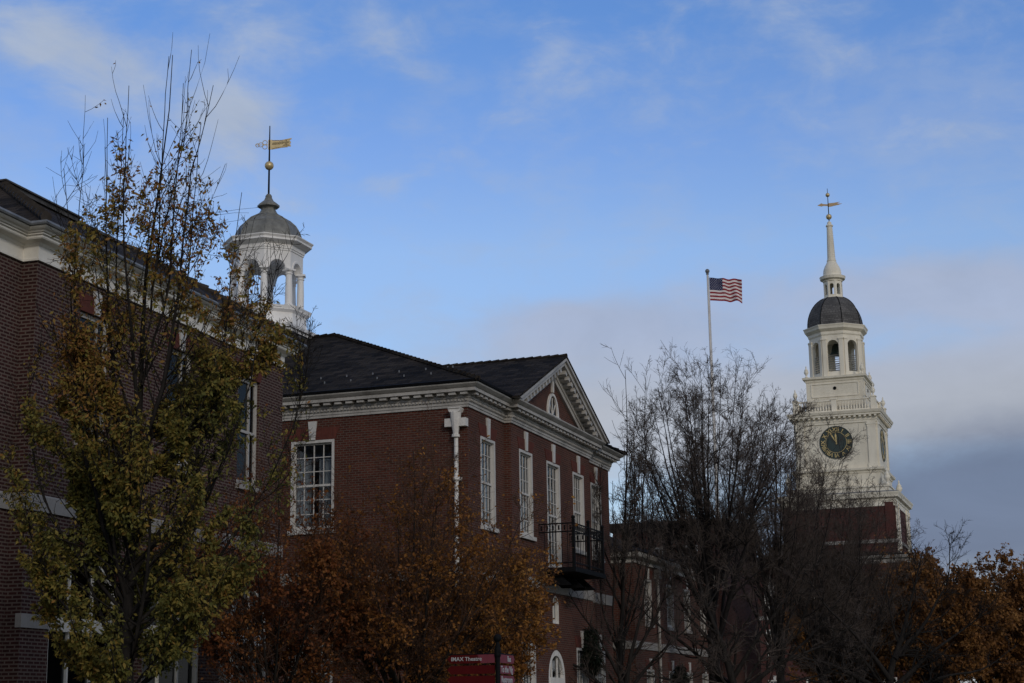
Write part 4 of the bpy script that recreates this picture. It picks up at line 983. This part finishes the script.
def quads(name, V, F, mat, parent, smooth=False, tint=None):
    me = bpy.data.meshes.new(name); me.vertices.add(len(V)); me.vertices.foreach_set('co', V.astype(np.float32).ravel())
    me.loops.add(F.size); me.loops.foreach_set('vertex_index', F.astype(np.int32).ravel())
    me.polygons.add(len(F)); me.polygons.foreach_set('loop_start', np.arange(0, F.size, 4, dtype=np.int32))
    try: me.polygons.foreach_set('loop_total', np.full(len(F), 4, np.int32))
    except Exception: pass
    if smooth: me.polygons.foreach_set('use_smooth', np.ones(len(F), bool))
    if tint is not None:
        at = me.attributes.new('tint', 'FLOAT', 'FACE'); at.data.foreach_set('value', tint.astype(np.float32))
    me.materials.append(mat); me.update(calc_edges=True); me.validate()
    return link(bpy.data.objects.new(name, me), parent)
def unit(v): return v/(np.linalg.norm(v, axis=-1, keepdims=True)+1e-9)
def perp(d, rng):
    r = rng.normal(size=d.shape); return unit(r-(r*d).sum(-1, keepdims=True)*d)
def limbs(P, Dr, L, r0, r1, K, wig, up, rng, side=0.):
    N = len(P); pts = np.zeros((N, K, 3)); pts[:, 0] = P; d = unit(Dr.copy())
    for k in range(1, K):
        d = unit(d+rng.normal(size=d.shape)*wig+np.array((0, 0, 1.))*up)
        pts[:, k] = pts[:, k-1]+d*(L/(K-1))[:, None]
    f = np.linspace(0, 1, K)[None]; return pts, r0[:, None]*(1-f)+r1[:, None]*f
def sample(pts, rad, idx, t):
    K = pts.shape[1]; x = t*(K-1); i = np.minimum(x.astype(int), K-2); f = (x-i)[:, None]
    p = pts[idx, i]*(1-f)+pts[idx, i+1]*f; r = rad[idx, i]*(1-f[:, 0])+rad[idx, i+1]*f[:, 0]
    return p, unit(pts[idx, i+1]-pts[idx, i]), r
def children(pts, rad, lens, sp, rng):
    N = len(pts); n = rng.poisson(sp['n'], N) if not sp.get('exact') else np.full(N, sp['n'])
    idx = np.repeat(np.arange(N), n); t = sp['t0']+(sp.get('t1', 1.)-sp['t0'])*rng.random(len(idx))**sp.get('tp', 1.)
    p, d, r = sample(pts, rad, idx, t)
    if 'zk' in sp:
        kp = rng.random(len(idx)) < np.interp(p[:, 2], *sp['zk']); idx, t, p, d, r = idx[kp], t[kp], p[kp], d[kp], r[kp]
    a = np.radians(rng.normal(sp['ang'], sp.get('av', 10), len(idx)))[:, None]
    pd = perp(d, rng)
    if 'flat' in sp: pd = unit(pd*np.array((1, 1, sp['flat'])))
    dd = unit(np.cos(a)*d+np.sin(a)*pd)
    L = lens[idx]*sp['ratio']*(1-sp.get('fall', .5)*t)*rng.uniform(.6, 1.3, len(idx))
    rr = np.clip(r*sp.get('rr', .6), sp.get('rmin', .003), None); re = np.maximum(rr*.35, sp.get('rend', .0025))
    q, rad2 = limbs(p, dd, L, rr, np.minimum(re, rr), sp['K'], sp['wig'], sp['up'], rng)
    return q, rad2, L
def leaves(name, base, dirs, size, mat, parent, rng, tint, droop=.5, aspect=.5):
    N = len(base); d = unit(dirs*.5+rng.normal(size=(N, 3))*.7-np.array((0, 0, droop))); s = perp(d, rng); nrm = np.cross(d, s)
    L = size*rng.uniform(.6, 1.25, N)[:, None]; w = L*aspect*.5
    mid = base+d*L*.45
    V = np.stack([base, mid+s*w+nrm*w*.3, base+d*L, mid-s*w+nrm*w*.3], 1).reshape(-1, 3)
    return quads(name, V, np.arange(4*N).reshape(N, 4), mat, parent, tint=tint)
def tree(name, pos, label, cat, leaders, specs, seed, bark, twig=None, split=2, leaf=None, group=None, sides=(8, 6, 5, 4, 3, 3)):
    """leaders: list of (polyline, r0, r1) in local metres; specs: one dict per further level"""
    rng = np.random.default_rng(seed); T = empty(name, pos, 0, label, cat, group)
    trunk, crown = Wood(), Wood(); K = 14; lp, lr, ll = [], [], []
    for poly, r0, r1 in leaders:
        poly = np.array(poly, float); s = np.r_[0, np.cumsum(np.linalg.norm(np.diff(poly, axis=0), axis=1))]; tt = np.linspace(0, s[-1], K)
        p = np.stack([np.interp(tt, s, poly[:, i]) for i in range(3)], 1)
        sm = p.copy(); sm[1:-1] = (p[:-2]+2*p[1:-1]+p[2:])/4
        j = rng.normal(size=(K, 3))*s[-1]*.006; j[0] = 0; sm += np.cumsum(j, 0)*.5
        lp.append(sm); lr.append(r1+(r0-r1)*(1-np.linspace(0, 1, K))**1.5); ll.append(s[-1])
    cur = (np.array(lp), np.array(lr), np.array(ll)); trunk.add(cur[0], cur[1], 10)
    tips = []
    for lv, sp in enumerate(specs):
        nxt = children(*cur, sp, rng)
        (trunk if lv+1 < split else crown).add(nxt[0], nxt[1], sides[min(lv+1, 5)])
        tips.append(nxt); cur = nxt
        if sp.get('also'):     # twigs straight off the leaders too
            pass
    trunk.build('trunk', bark, T)
    if crown.sets: crown.build('branches' if leaf else 'crown', twig or bark, T)
    if leaf:
        B, Dd = [], []
        for lv in leaf['levels']:
            q, r, L = tips[lv]; N = len(q)
            if N == 0: continue
            n = rng.poisson(leaf['per'] if not hasattr(leaf['per'], '__len__') else leaf['per'][lv], N); idx = np.repeat(np.arange(N), n); t = rng.uniform(.15, 1., len(idx))
            p, d, _ = sample(q, r, idx, t); B.append(p+rng.normal(size=p.shape)*leaf.get('jit', .02)); Dd.append(d)
        B = np.concatenate(B); Dd = np.concatenate(Dd)
        keep = rng.random(len(B)) < leaf['keep'](B) if 'keep' in leaf else np.ones(len(B), bool)
        B, Dd = B[keep], Dd[keep]
        tint = np.clip(leaf['tint'](B)+rng.normal(size=len(B))*leaf.get('tv', .15), 0, 1)
        print(name, 'leaves', len(B))
        leaves('crown', B, Dd, leaf['size'], leaf['mat'], T, rng, tint, leaf.get('droop', .5), leaf.get('aspect', .5))
    return T
def sm(a, b, x): t = np.clip((x-a)/(b-a), 0, 1); return t*t*(3-2*t)

# half-turned tree in front of the left building: a trunk that breaks into upright leaders
lead1 = [([(0, 0, 0), (.05, 0, 3), (0, .05, 5.2), (.15, 0, 7.2), (.30, .1, 9.2), (.46, .1, 11.2), (.56, .1, 13.0)], .13, .006)]
for (x, y, z0, pts, r) in [
    (0, 0, 4.6, [(-.35, .1, 6.5), (-.62, .2, 8.6), (-.7, .2, 10.2), (-.78, .2, 11.6)], .055),
    (0, 0, 5.4, [(.5, -.2, 7.0), (.75, -.2, 9.0), (.85, -.2, 10.5), (1.15, -.2, 12.0)], .055),
    (.1, 0, 6.2, [(-.1, -.3, 8.0), (-.25, -.35, 9.8), (-.22, -.4, 12.0)], .045),
    (.2, 0, 8.6, [(.42, .1, 10.2), (.66, .1, 11.4), (.74, .1, 12.9)], .022),
    (.2, 0, 8.2, [(.32, -.1, 9.8), (.36, -.1, 12.7)], .022),
    (-.3, 0, 7.6, [(-.5, .1, 9.2), (-.46, .1, 11.9)], .022),
    (0, 0, 3.6, [(-.75, -.2, 5.6), (-1.1, -.3, 7.6), (-1.2, -.3, 9.2), (-1.45, -.3, 10.7)], .05),
    (0, 0, 3.8, [(.9, .2, 5.4), (1.35, .3, 7.3), (1.5, .35, 9.2), (1.62, .3, 10.4)], .05),
    (0, 0, 5.0, [(.35, .5, 7.0), (.65, .7, 9.0), (.75, .7, 11.8)], .04),
    (.1, 0, 7.0, [(.55, -.1, 8.6), (.62, -.1, 10.4), (.66, -.1, 12.2)], .03),
    (0, 0, 4.2, [(-.5, -.5, 6.2), (-.75, -.7, 8.2), (-.6, -.8, 10.8)], .04),
    (0, 0, 4.0, [(1.3, -.2, 5.2), (1.95, -.3, 6.9), (2.15, -.3, 8.6)], .04),
    (0, 0, 3.2, [(-1.2, .1, 4.6), (-1.7, .1, 6.0), (-1.75, .1, 7.6)], .04),
    (0, 0, 3.0, [(1.3, .3, 4.0), (2.2, .4, 5.4), (2.65, .4, 6.8), (2.8, .4, 8.0)], .04),
    (0, 0, 5.2, [(.9, -.1, 6.4), (1.9, -.2, 7.6), (2.3, -.2, 9.2)], .04),
    (0, 0, 2.6, [(-1.0, -.4, 3.4), (-1.6, -.5, 4.6), (-1.9, -.5, 5.6)], .035),
    (0, 0, 2.6, [(1.1, -.5, 3.2), (1.9, -.6, 4.2), (2.2, -.6, 5.4)], .035)]:
    lead1.append(([(x, y, z0)]+pts, r*.85, .005))
_r = random.Random(77)
def env_l(z): return np.interp(z, [1, 3, 4.4, 5.9, 7.6, 9.2, 10.2, 11.5], [1.3, 1.8, 1.95, 1.9, 1.6, 1.0, .7, .5])
def env_r(z): return np.interp(z, [1, 3, 4.4, 5.9, 7.6, 9.2, 10.2, 11.5], [1.5, 2.2, 2.6, 2.7, 2.55, 1.65, 1.2, .95])
for i in range(44):
    a = i*2.399+_r.random()*.4; z = _r.uniform(1.5, 6.2); h = _r.uniform(1.0, 2.2); c, s_ = math.cos(a), math.sin(a)*.8
    R_ = float(env_r(z+h) if c > 0 else env_l(z+h))*_r.uniform(.5, .98)
    lead1.append(([(0, 0, z), (c*R_*.5, s_*R_*.5, z+h*.35), (c*R_*.85, s_*R_*.85, z+h*.75), (c*R_, s_*R_, z+h)], .028, .005))
tree('autumn_tree', (-6.2, 27, 0), 'upright tree with sparse green and brown leaves in front of left brick building', 'tree', lead1,
     [dict(n=19, t0=.15, t1=.97, ang=38, av=9, ratio=.24, fall=.45, K=6, wig=.06, up=.27, rr=.45, rmin=.006, zk=([9, 10.4, 11.6], [1, .6, .30])),
      dict(n=7, t0=.12, ang=44, ratio=.50, K=4, wig=.14, up=.08, rr=.55, rmin=.004, zk=([9.6, 10.8, 11.6, 12.2], [1, .6, .15, .03])),
      dict(n=2.5, t0=.2, ang=40, ratio=.6, K=3, wig=.14, up=.03, rr=.6, rmin=.003, zk=([8.8, 10.6], [1, .1]))], 11, M['bark'], M['bark'], 2,
     dict(levels=(0, 1, 2), per=(7, 8, 6), size=.090, mat=M['leaf_green'], aspect=.46, droop=.8,
          keep=lambda B: np.interp(B[:, 2], [5, 6.8, 8.4, 9.4, 10.6, 11.6, 12.2], [.75, .9, 1., 1., .95, .35, .06])*np.clip(.52+.45*np.sin(B[:, 0]*3.1+B[:, 1]*2)*np.sin(B[:, 2]*2.3+B[:, 0]), .22, 1)
               *np.where(B[:, 0] > 0, sm(1.12, .86, B[:, 0]/env_r(B[:, 2])) if False else 1-sm(.86, 1.12, B[:, 0]/env_r(B[:, 2])), 1-sm(.86, 1.12, -B[:, 0]/env_l(B[:, 2]))),
          tint=lambda B: .34+.36*sm(5.0, 8.6, B[:, 2]-.5*B[:, 0])+.12*np.sin(B[:, 0]*2.1+B[:, 2]*1.3), tv=.18))
# orange trees before the central building
def round_leaders(h0, H, Rr, n, rng, r, top=1.0):
    L = [([(0, 0, 0), (.03, 0, h0*.6), (0, .03, h0*1.2), (.05, 0, H*.8), (.0, .05, H)], r, .008)]
    for i in range(n):
        a = 2*math.pi*(i+rng.random()*.6)/n*1.0; k = rng.uniform(.55, 1.); z = h0*rng.uniform(.7, 1.3); rr = Rr*k; zt = H*rng.uniform(.70, 1.)*(1.10-.34*k*k)*top
        c, s = math.cos(a), math.sin(a); L.append(([(0, 0, z), (c*rr*.4, s*rr*.4, z+(zt-z)*.35), (c*rr*.75, s*rr*.75, z+(zt-z)*.7), (c*rr, s*rr, zt)], r*.45, .007))
    return L
oc = [dict(n=16, t0=.2, ang=45, av=12, ratio=.38, fall=.4, K=6, wig=.12, up=.10, rr=.5, rmin=.007),
      dict(n=7, t0=.15, ang=42, ratio=.52, K=4, wig=.15, up=.06, rr=.55, rmin=.005),
      dict(n=4, t0=.2, ang=40, ratio=.6, K=3, wig=.15, up=.04, rr=.6, rmin=.004)]
rg = random.Random(5)
def patchy(B, k): return np.clip(.52+.7*np.sin(B[:, 0]*k+B[:, 1]*1.3)*np.sin(B[:, 2]*k*.9+B[:, 0]), .14, 1)
tree('orange_tree', (-2.5, 40, 0), 'round tree with thin bare top and orange leaves before the side wall with the downpipe', 'tree', round_leaders(1.4, 7.8, 3.1, 26, rg, .12), oc, 21, M['bark'], M['rustwig'], 1,
     dict(levels=(0, 1, 2), per=(4, 4, 3), size=.088, mat=M['leaf_orange'], aspect=.6, keep=lambda B: np.interp(B[:, 2]+.10*np.abs(B[:, 0]), [5.0, 6.2, 7.2, 8], [1, .5, .28, .12])*patchy(B, 2.6), tint=lambda B: .28+.28*B[:, 0]/2.7+.1*np.sin(B[:, 0]*3+B[:, 2]*2.5), tv=.2))
tree('orange_tree', (-5.5, 38.5, 0), 'low russet tree between the green tree and the orange tree', 'tree', round_leaders(1.2, 7.0, 2.3, 22, rg, .10), oc, 22, M['bark'], M['rustwig'], 1,
     dict(levels=(0, 1, 2), per=(4, 4, 3), size=.09, mat=M['leaf_red'], aspect=.6, keep=lambda B: np.interp(B[:, 2], [5.2, 6.4, 7.4], [1, .55, .15])*patchy(B, 2.9), tint=lambda B: .5+.2*np.sin(B[:, 0]*2+B[:, 2]*2.5), tv=.22))
tree('orange_tree', (-.95, 42.5, 0), 'bright orange small tree behind the fingerpost sign', 'tree', round_leaders(1.2, 5.8, 1.75, 20, rg, .10), oc, 23, M['bark'], M['rustwig'], 1,
     dict(levels=(0, 1, 2), per=(4, 5, 4), size=.095, mat=M['leaf_orange'], aspect=.6, keep=lambda B: np.interp(B[:, 2], [4.8, 5.8, 6.6], [1, .5, .15])*patchy(B, 2.7), tint=lambda B: .55+.15*np.sin(B[:, 0]*3+B[:, 2]*2.5), tv=.2))
# bare trees
def vase(h0, H, Rr, n, rng, r, cx=1.):
    L = [([(0, 0, 0), (0, .05, h0*.5), (.05, 0, h0), (.1, .05, H*.5), (.05, 0, H*.75), (.15, 0, H*.95)], r, .010)]
    for i in range(n):
        a = 2*math.pi*(i*.618+rng.random()*.1); k = math.sqrt((i+.7)/n)*rng.uniform(.85, 1.05); z = h0*rng.uniform(.55, 1.45); rr = Rr*k; zt = z+(H-z)*math.sqrt(max(1-.62*k*k, .1))*rng.uniform(.88, 1.)
        c, s = math.cos(a)*cx, math.sin(a); L.append(([(0, 0, z), (c*rr*.34, s*rr*.34, z+(zt-z)*.26), (c*rr*.68, s*rr*.68, z+(zt-z)*.60), (c*rr, s*rr, zt)], r*rng.uniform(.20, .38), .008))
    return L
bare = [dict(n=21, t0=.20, t1=.95, ang=37, av=10, ratio=.215, fall=.5, K=7, wig=.07, up=.02, rr=.5, rmin=.010, rend=.005),
        dict(n=6.5, t0=.12, ang=38, av=11, ratio=.52, fall=.4, K=5, wig=.09, up=.02, rr=.5, rmin=.007, rend=.0038),
        dict(n=5, t0=.10, ang=40, av=12, ratio=.54, fall=.3, K=4, wig=.10, up=.01, rr=.6, rmin=.005, rend=.0032),
        dict(n=1.8, t0=.2, ang=40, av=12, ratio=.6, fall=.3, K=3, wig=.10, up=.01, rr=.7, rmin=.004, rend=.003)]
GB = 'leafless trees before the clock tower'
def baretree(pos, label, H, Rr, h0, n, r, seed, specs=bare, cx=1.):
    rg = random.Random(seed); return tree('bare_tree', pos, label, 'tree', vase(h0, H, Rr, n, rg, r, cx), specs, seed, M['bark_grey'], M['twig'], 2, group=GB)
baretree((8.4, 72, 0), 'tallest bare tree with thick dark trunk in front of the flagpole', 17.2, 4.9, 5.6, 24, .36, 31)
baretree((12.9, 84, 0), 'bare vase-shaped tree between the tallest bare tree and the clock tower', 17.4, 5.5, 5, 22, .25, 32)
baretree((16.4, 92, 0), 'bare tree whose twigs reach up over the brick base of the clock tower', 15.6, 5.0, 4, 20, .23, 33)
baretree((19.0, 97, 0), 'smaller bare tree at the foot of the tower between main hall and rust-leaved trees', 11.2, 4.2, 3.5, 16, .2, 34)
baretree((6.0, 82, 0), 'bare tree standing behind the low brick wing', 14.2, 3.6, 4, 12, .2, 35)
baretree((18.6, 93, 0), 'bare tree directly in front of the clock tower base', 14.6, 4.8, 4, 18, .22, 36)
# trees with shoots standing straight up
def upright(pos, label, H, w, lean, seed):
    rg = random.Random(seed); L = [([(0, 0, 0), (.05, 0, 4), (lean*.3, .05, 8), (lean*.75, 0, H*.8), (lean, .0, H)], .15, .010)]
    for i in range(12):
        a = i*2.4; k = rg.uniform(.3, 1)*w; z = rg.uniform(3., 8.5); zt = min(H*rg.uniform(.66, .97)*(1-.14*k/w), z+7); l0, l1 = lean*(z/H)**1.3, lean*zt/H
        L.append(([(l0, 0, z), (l0+k*.7*math.cos(a), k*.7*math.sin(a), z+1.6), (l1+k*math.cos(a), k*math.sin(a), (z+zt)/2+1), (l1+k*math.cos(a)*.95, k*math.sin(a)*.95, zt)], .05, .010))
    sp = [dict(n=20, t0=.08, t1=.99, ang=38, av=10, ratio=.13, fall=.4, K=5, wig=.08, up=.14, rr=.45, rmin=.010, rend=.007), dict(n=5, t0=.15, ang=38, av=10, ratio=.5, fall=.4, K=4, wig=.1, up=.08, rr=.6, rmin=.007, rend=.005), bare[2]]
    return tree('bare_tree', pos, label, 'tree', L, sp, seed, M['bark'], M['twig'], 2, group=GB)
upright((3.85, 64, 0), 'bare tree with upright shoots just right of the pediment, trunk forked low', 14.7, 1.3, .55, 41)
upright((5.6, 76, 0), 'slender bare tree with one straight top, second right of the pediment', 16.8, 1.4, .5, 42)
# low spreading dark tree on the right
lead = [([(0, 0, 0), (.1, 0, 1.6), (.2, 0, 3.0), (.8, 0, 4.6), (1.6, .2, 6.6), (2.2, .3, 8.6)], .28, .02)]
for pts, r in [([(.1, 0, 2.2), (-2.2, .2, 3.6), (-4.5, .3, 4.2), (-6.5, .3, 5.4)], .14), ([(.2, 0, 2.4), (2.2, -.3, 4.2), (4.0, -.4, 5.2), (5.2, -.5, 6.4)], .14), ([(.2, 0, 2.9), (-1.2, -.4, 4.8), (-2.6, -.6, 6.2), (-3.4, -.6, 7.8)], .12),
               ([(.5, 0, 3.8), (2.2, .4, 5.6), (3.2, .6, 7.2), (3.4, .6, 9.2)], .12), ([(.1, 0, 2.0), (2.6, .8, 2.9), (4.8, 1.2, 3.2), (6.2, 1.4, 4.2)], .12), ([(.1, 0, 2.0), (-1.8, -1., 2.7), (-3.8, -1.4, 3.0), (-5.6, -1.6, 3.6)], .11)]:
    lead.append((pts, r, .015))
wide = [dict(n=14, t0=.2, ang=48, av=14, ratio=.30, fall=.4, K=7, wig=.16, up=.07, rr=.5, rmin=.014, rend=.007), bare[1], bare[2]]
tree('bare_tree', (16.4, 76, 0), 'low wide-spreading bare tree with dark crooked limbs at lower right', 'tree', lead, wide, 51, M['bark'], M['bark'], 2, group=GB)
lead2 = [([(x*.8-.6, y+.3, z*.92) for x, y, z in p], r*.9, q) for p, r, q in [(l[0], l[1], l[2]) for l in lead]]
tree('bare_tree', (7.9, 66, 0), 'low bare tree with crooked dark limbs around the tallest tree trunk', 'tree', [([(-x, y, z*1.05) for x, y, z in p], r, q) for p, r, q in lead2], wide, 52, M['bark'], M['twig'], 2, group=GB)
tree('bare_tree', (3.7, 61, 0), 'low bare tree with crooked limbs in front of the iron balcony and low wing', 'tree', [([(x*.62, y*.6, z*.88) for x, y, z in p], r*.62, q*.6) for p, r, q in lead], [dict(n=12, t0=.2, ang=46, av=14, ratio=.32, fall=.4, K=7, wig=.15, up=.07, rr=.5, rmin=.010, rend=.005), bare[1], bare[2]], 53, M['bark'], M['twig'], 2, group=GB)
# rust-leaved trees far right
rust = [dict(n=14, t0=.2, ang=45, av=12, ratio=.36, fall=.4, K=6, wig=.12, up=.10, rr=.5, rmin=.02), dict(n=7, t0=.15, ang=42, ratio=.5, K=4, wig=.15, up=.06, rr=.55, rmin=.012), dict(n=4, t0=.2, ang=40, ratio=.55, K=3, wig=.15, up=.04, rr=.6, rmin=.009)]
GR = 'rust-leaved trees at the far right'
for pos, H, Rr, sd_, lb in [((25.6, 104, 0), 11.9, 4.0, 61, 'rust-leaved tree directly right of the tower base, tallest of the far right trees'),
                            ((30.2, 109, 0), 11.2, 4.0, 62, 'thick rust-coloured tree in the middle of the far right row'),
                            ((34.9, 113, 0), 10.6, 4.0, 63, 'thin-crowned rust-coloured tree at the right edge'),
                            ((21.8, 112, 0), 11.8, 4.2, 64, 'rust-leaved tree partly behind the spreading bare tree below the clock tower')]:
    tree('rust_tree', pos, lb, 'tree', round_leaders(1.5, H*.94, Rr, 26, random.Random(sd_), .2, 1.), rust, sd_, M['bark'], M['rustwig'], 1,
         dict(levels=(0, 1, 2), per=(5, 6, 5), size=.23, mat=M['leaf_rust'], aspect=.65, jit=.05, keep=lambda B: np.clip(.7+.45*np.sin(B[:, 0]*1.7+1)*np.sin(B[:, 2]*1.9), .35, .95)*(1-.4*sm(9.6, 12, B[:, 2])), tint=lambda B: .42+.2*np.sin(B[:, 0]*1.7+B[:, 2]), tv=.2), GR)
# evergreen swags hung before two windows
def swag(pos, h, w, label, seed):
    rng = np.random.default_rng(seed); N = 2600; z = rng.random(N); rad = w*np.where(z < .2, np.sqrt(np.clip(z/.2, 0, 1)), 1-.45*sm(.4, 1, z))*np.sqrt(rng.random(N))
    a = rng.random(N)*2*np.pi; B = np.stack([rad*np.cos(a), rad*np.sin(a)*.6, z*h], 1)
    T = empty('evergreen_swag', pos, 0, label, 'swag', 'evergreen swags on the brick front')
    leaves('foliage', B, np.stack([np.cos(a), np.sin(a), -.6*np.ones(N)], 1), .16, M['evergreen'], T, rng, rng.random(N), .5, .35)
    m = MB(); m.tube([(0, 0, h*.3), (0, 0, h*.97), (0, 0, h+.35)], .015, 5); m.build('hook', M['iron'], T)
p = toW(CO, thC, 11.0, -.55); swag((p.x, p.y, 3.0), 1.65, .36, 'dark evergreen swag hanging beside the arched doorway of the pedimented building', 1)
p = toW(CO, thC, 25.2, -.35); swag((p.x, p.y, 2.4), 1.2, .34, 'dark evergreen swag hanging on the low brick wing', 2)
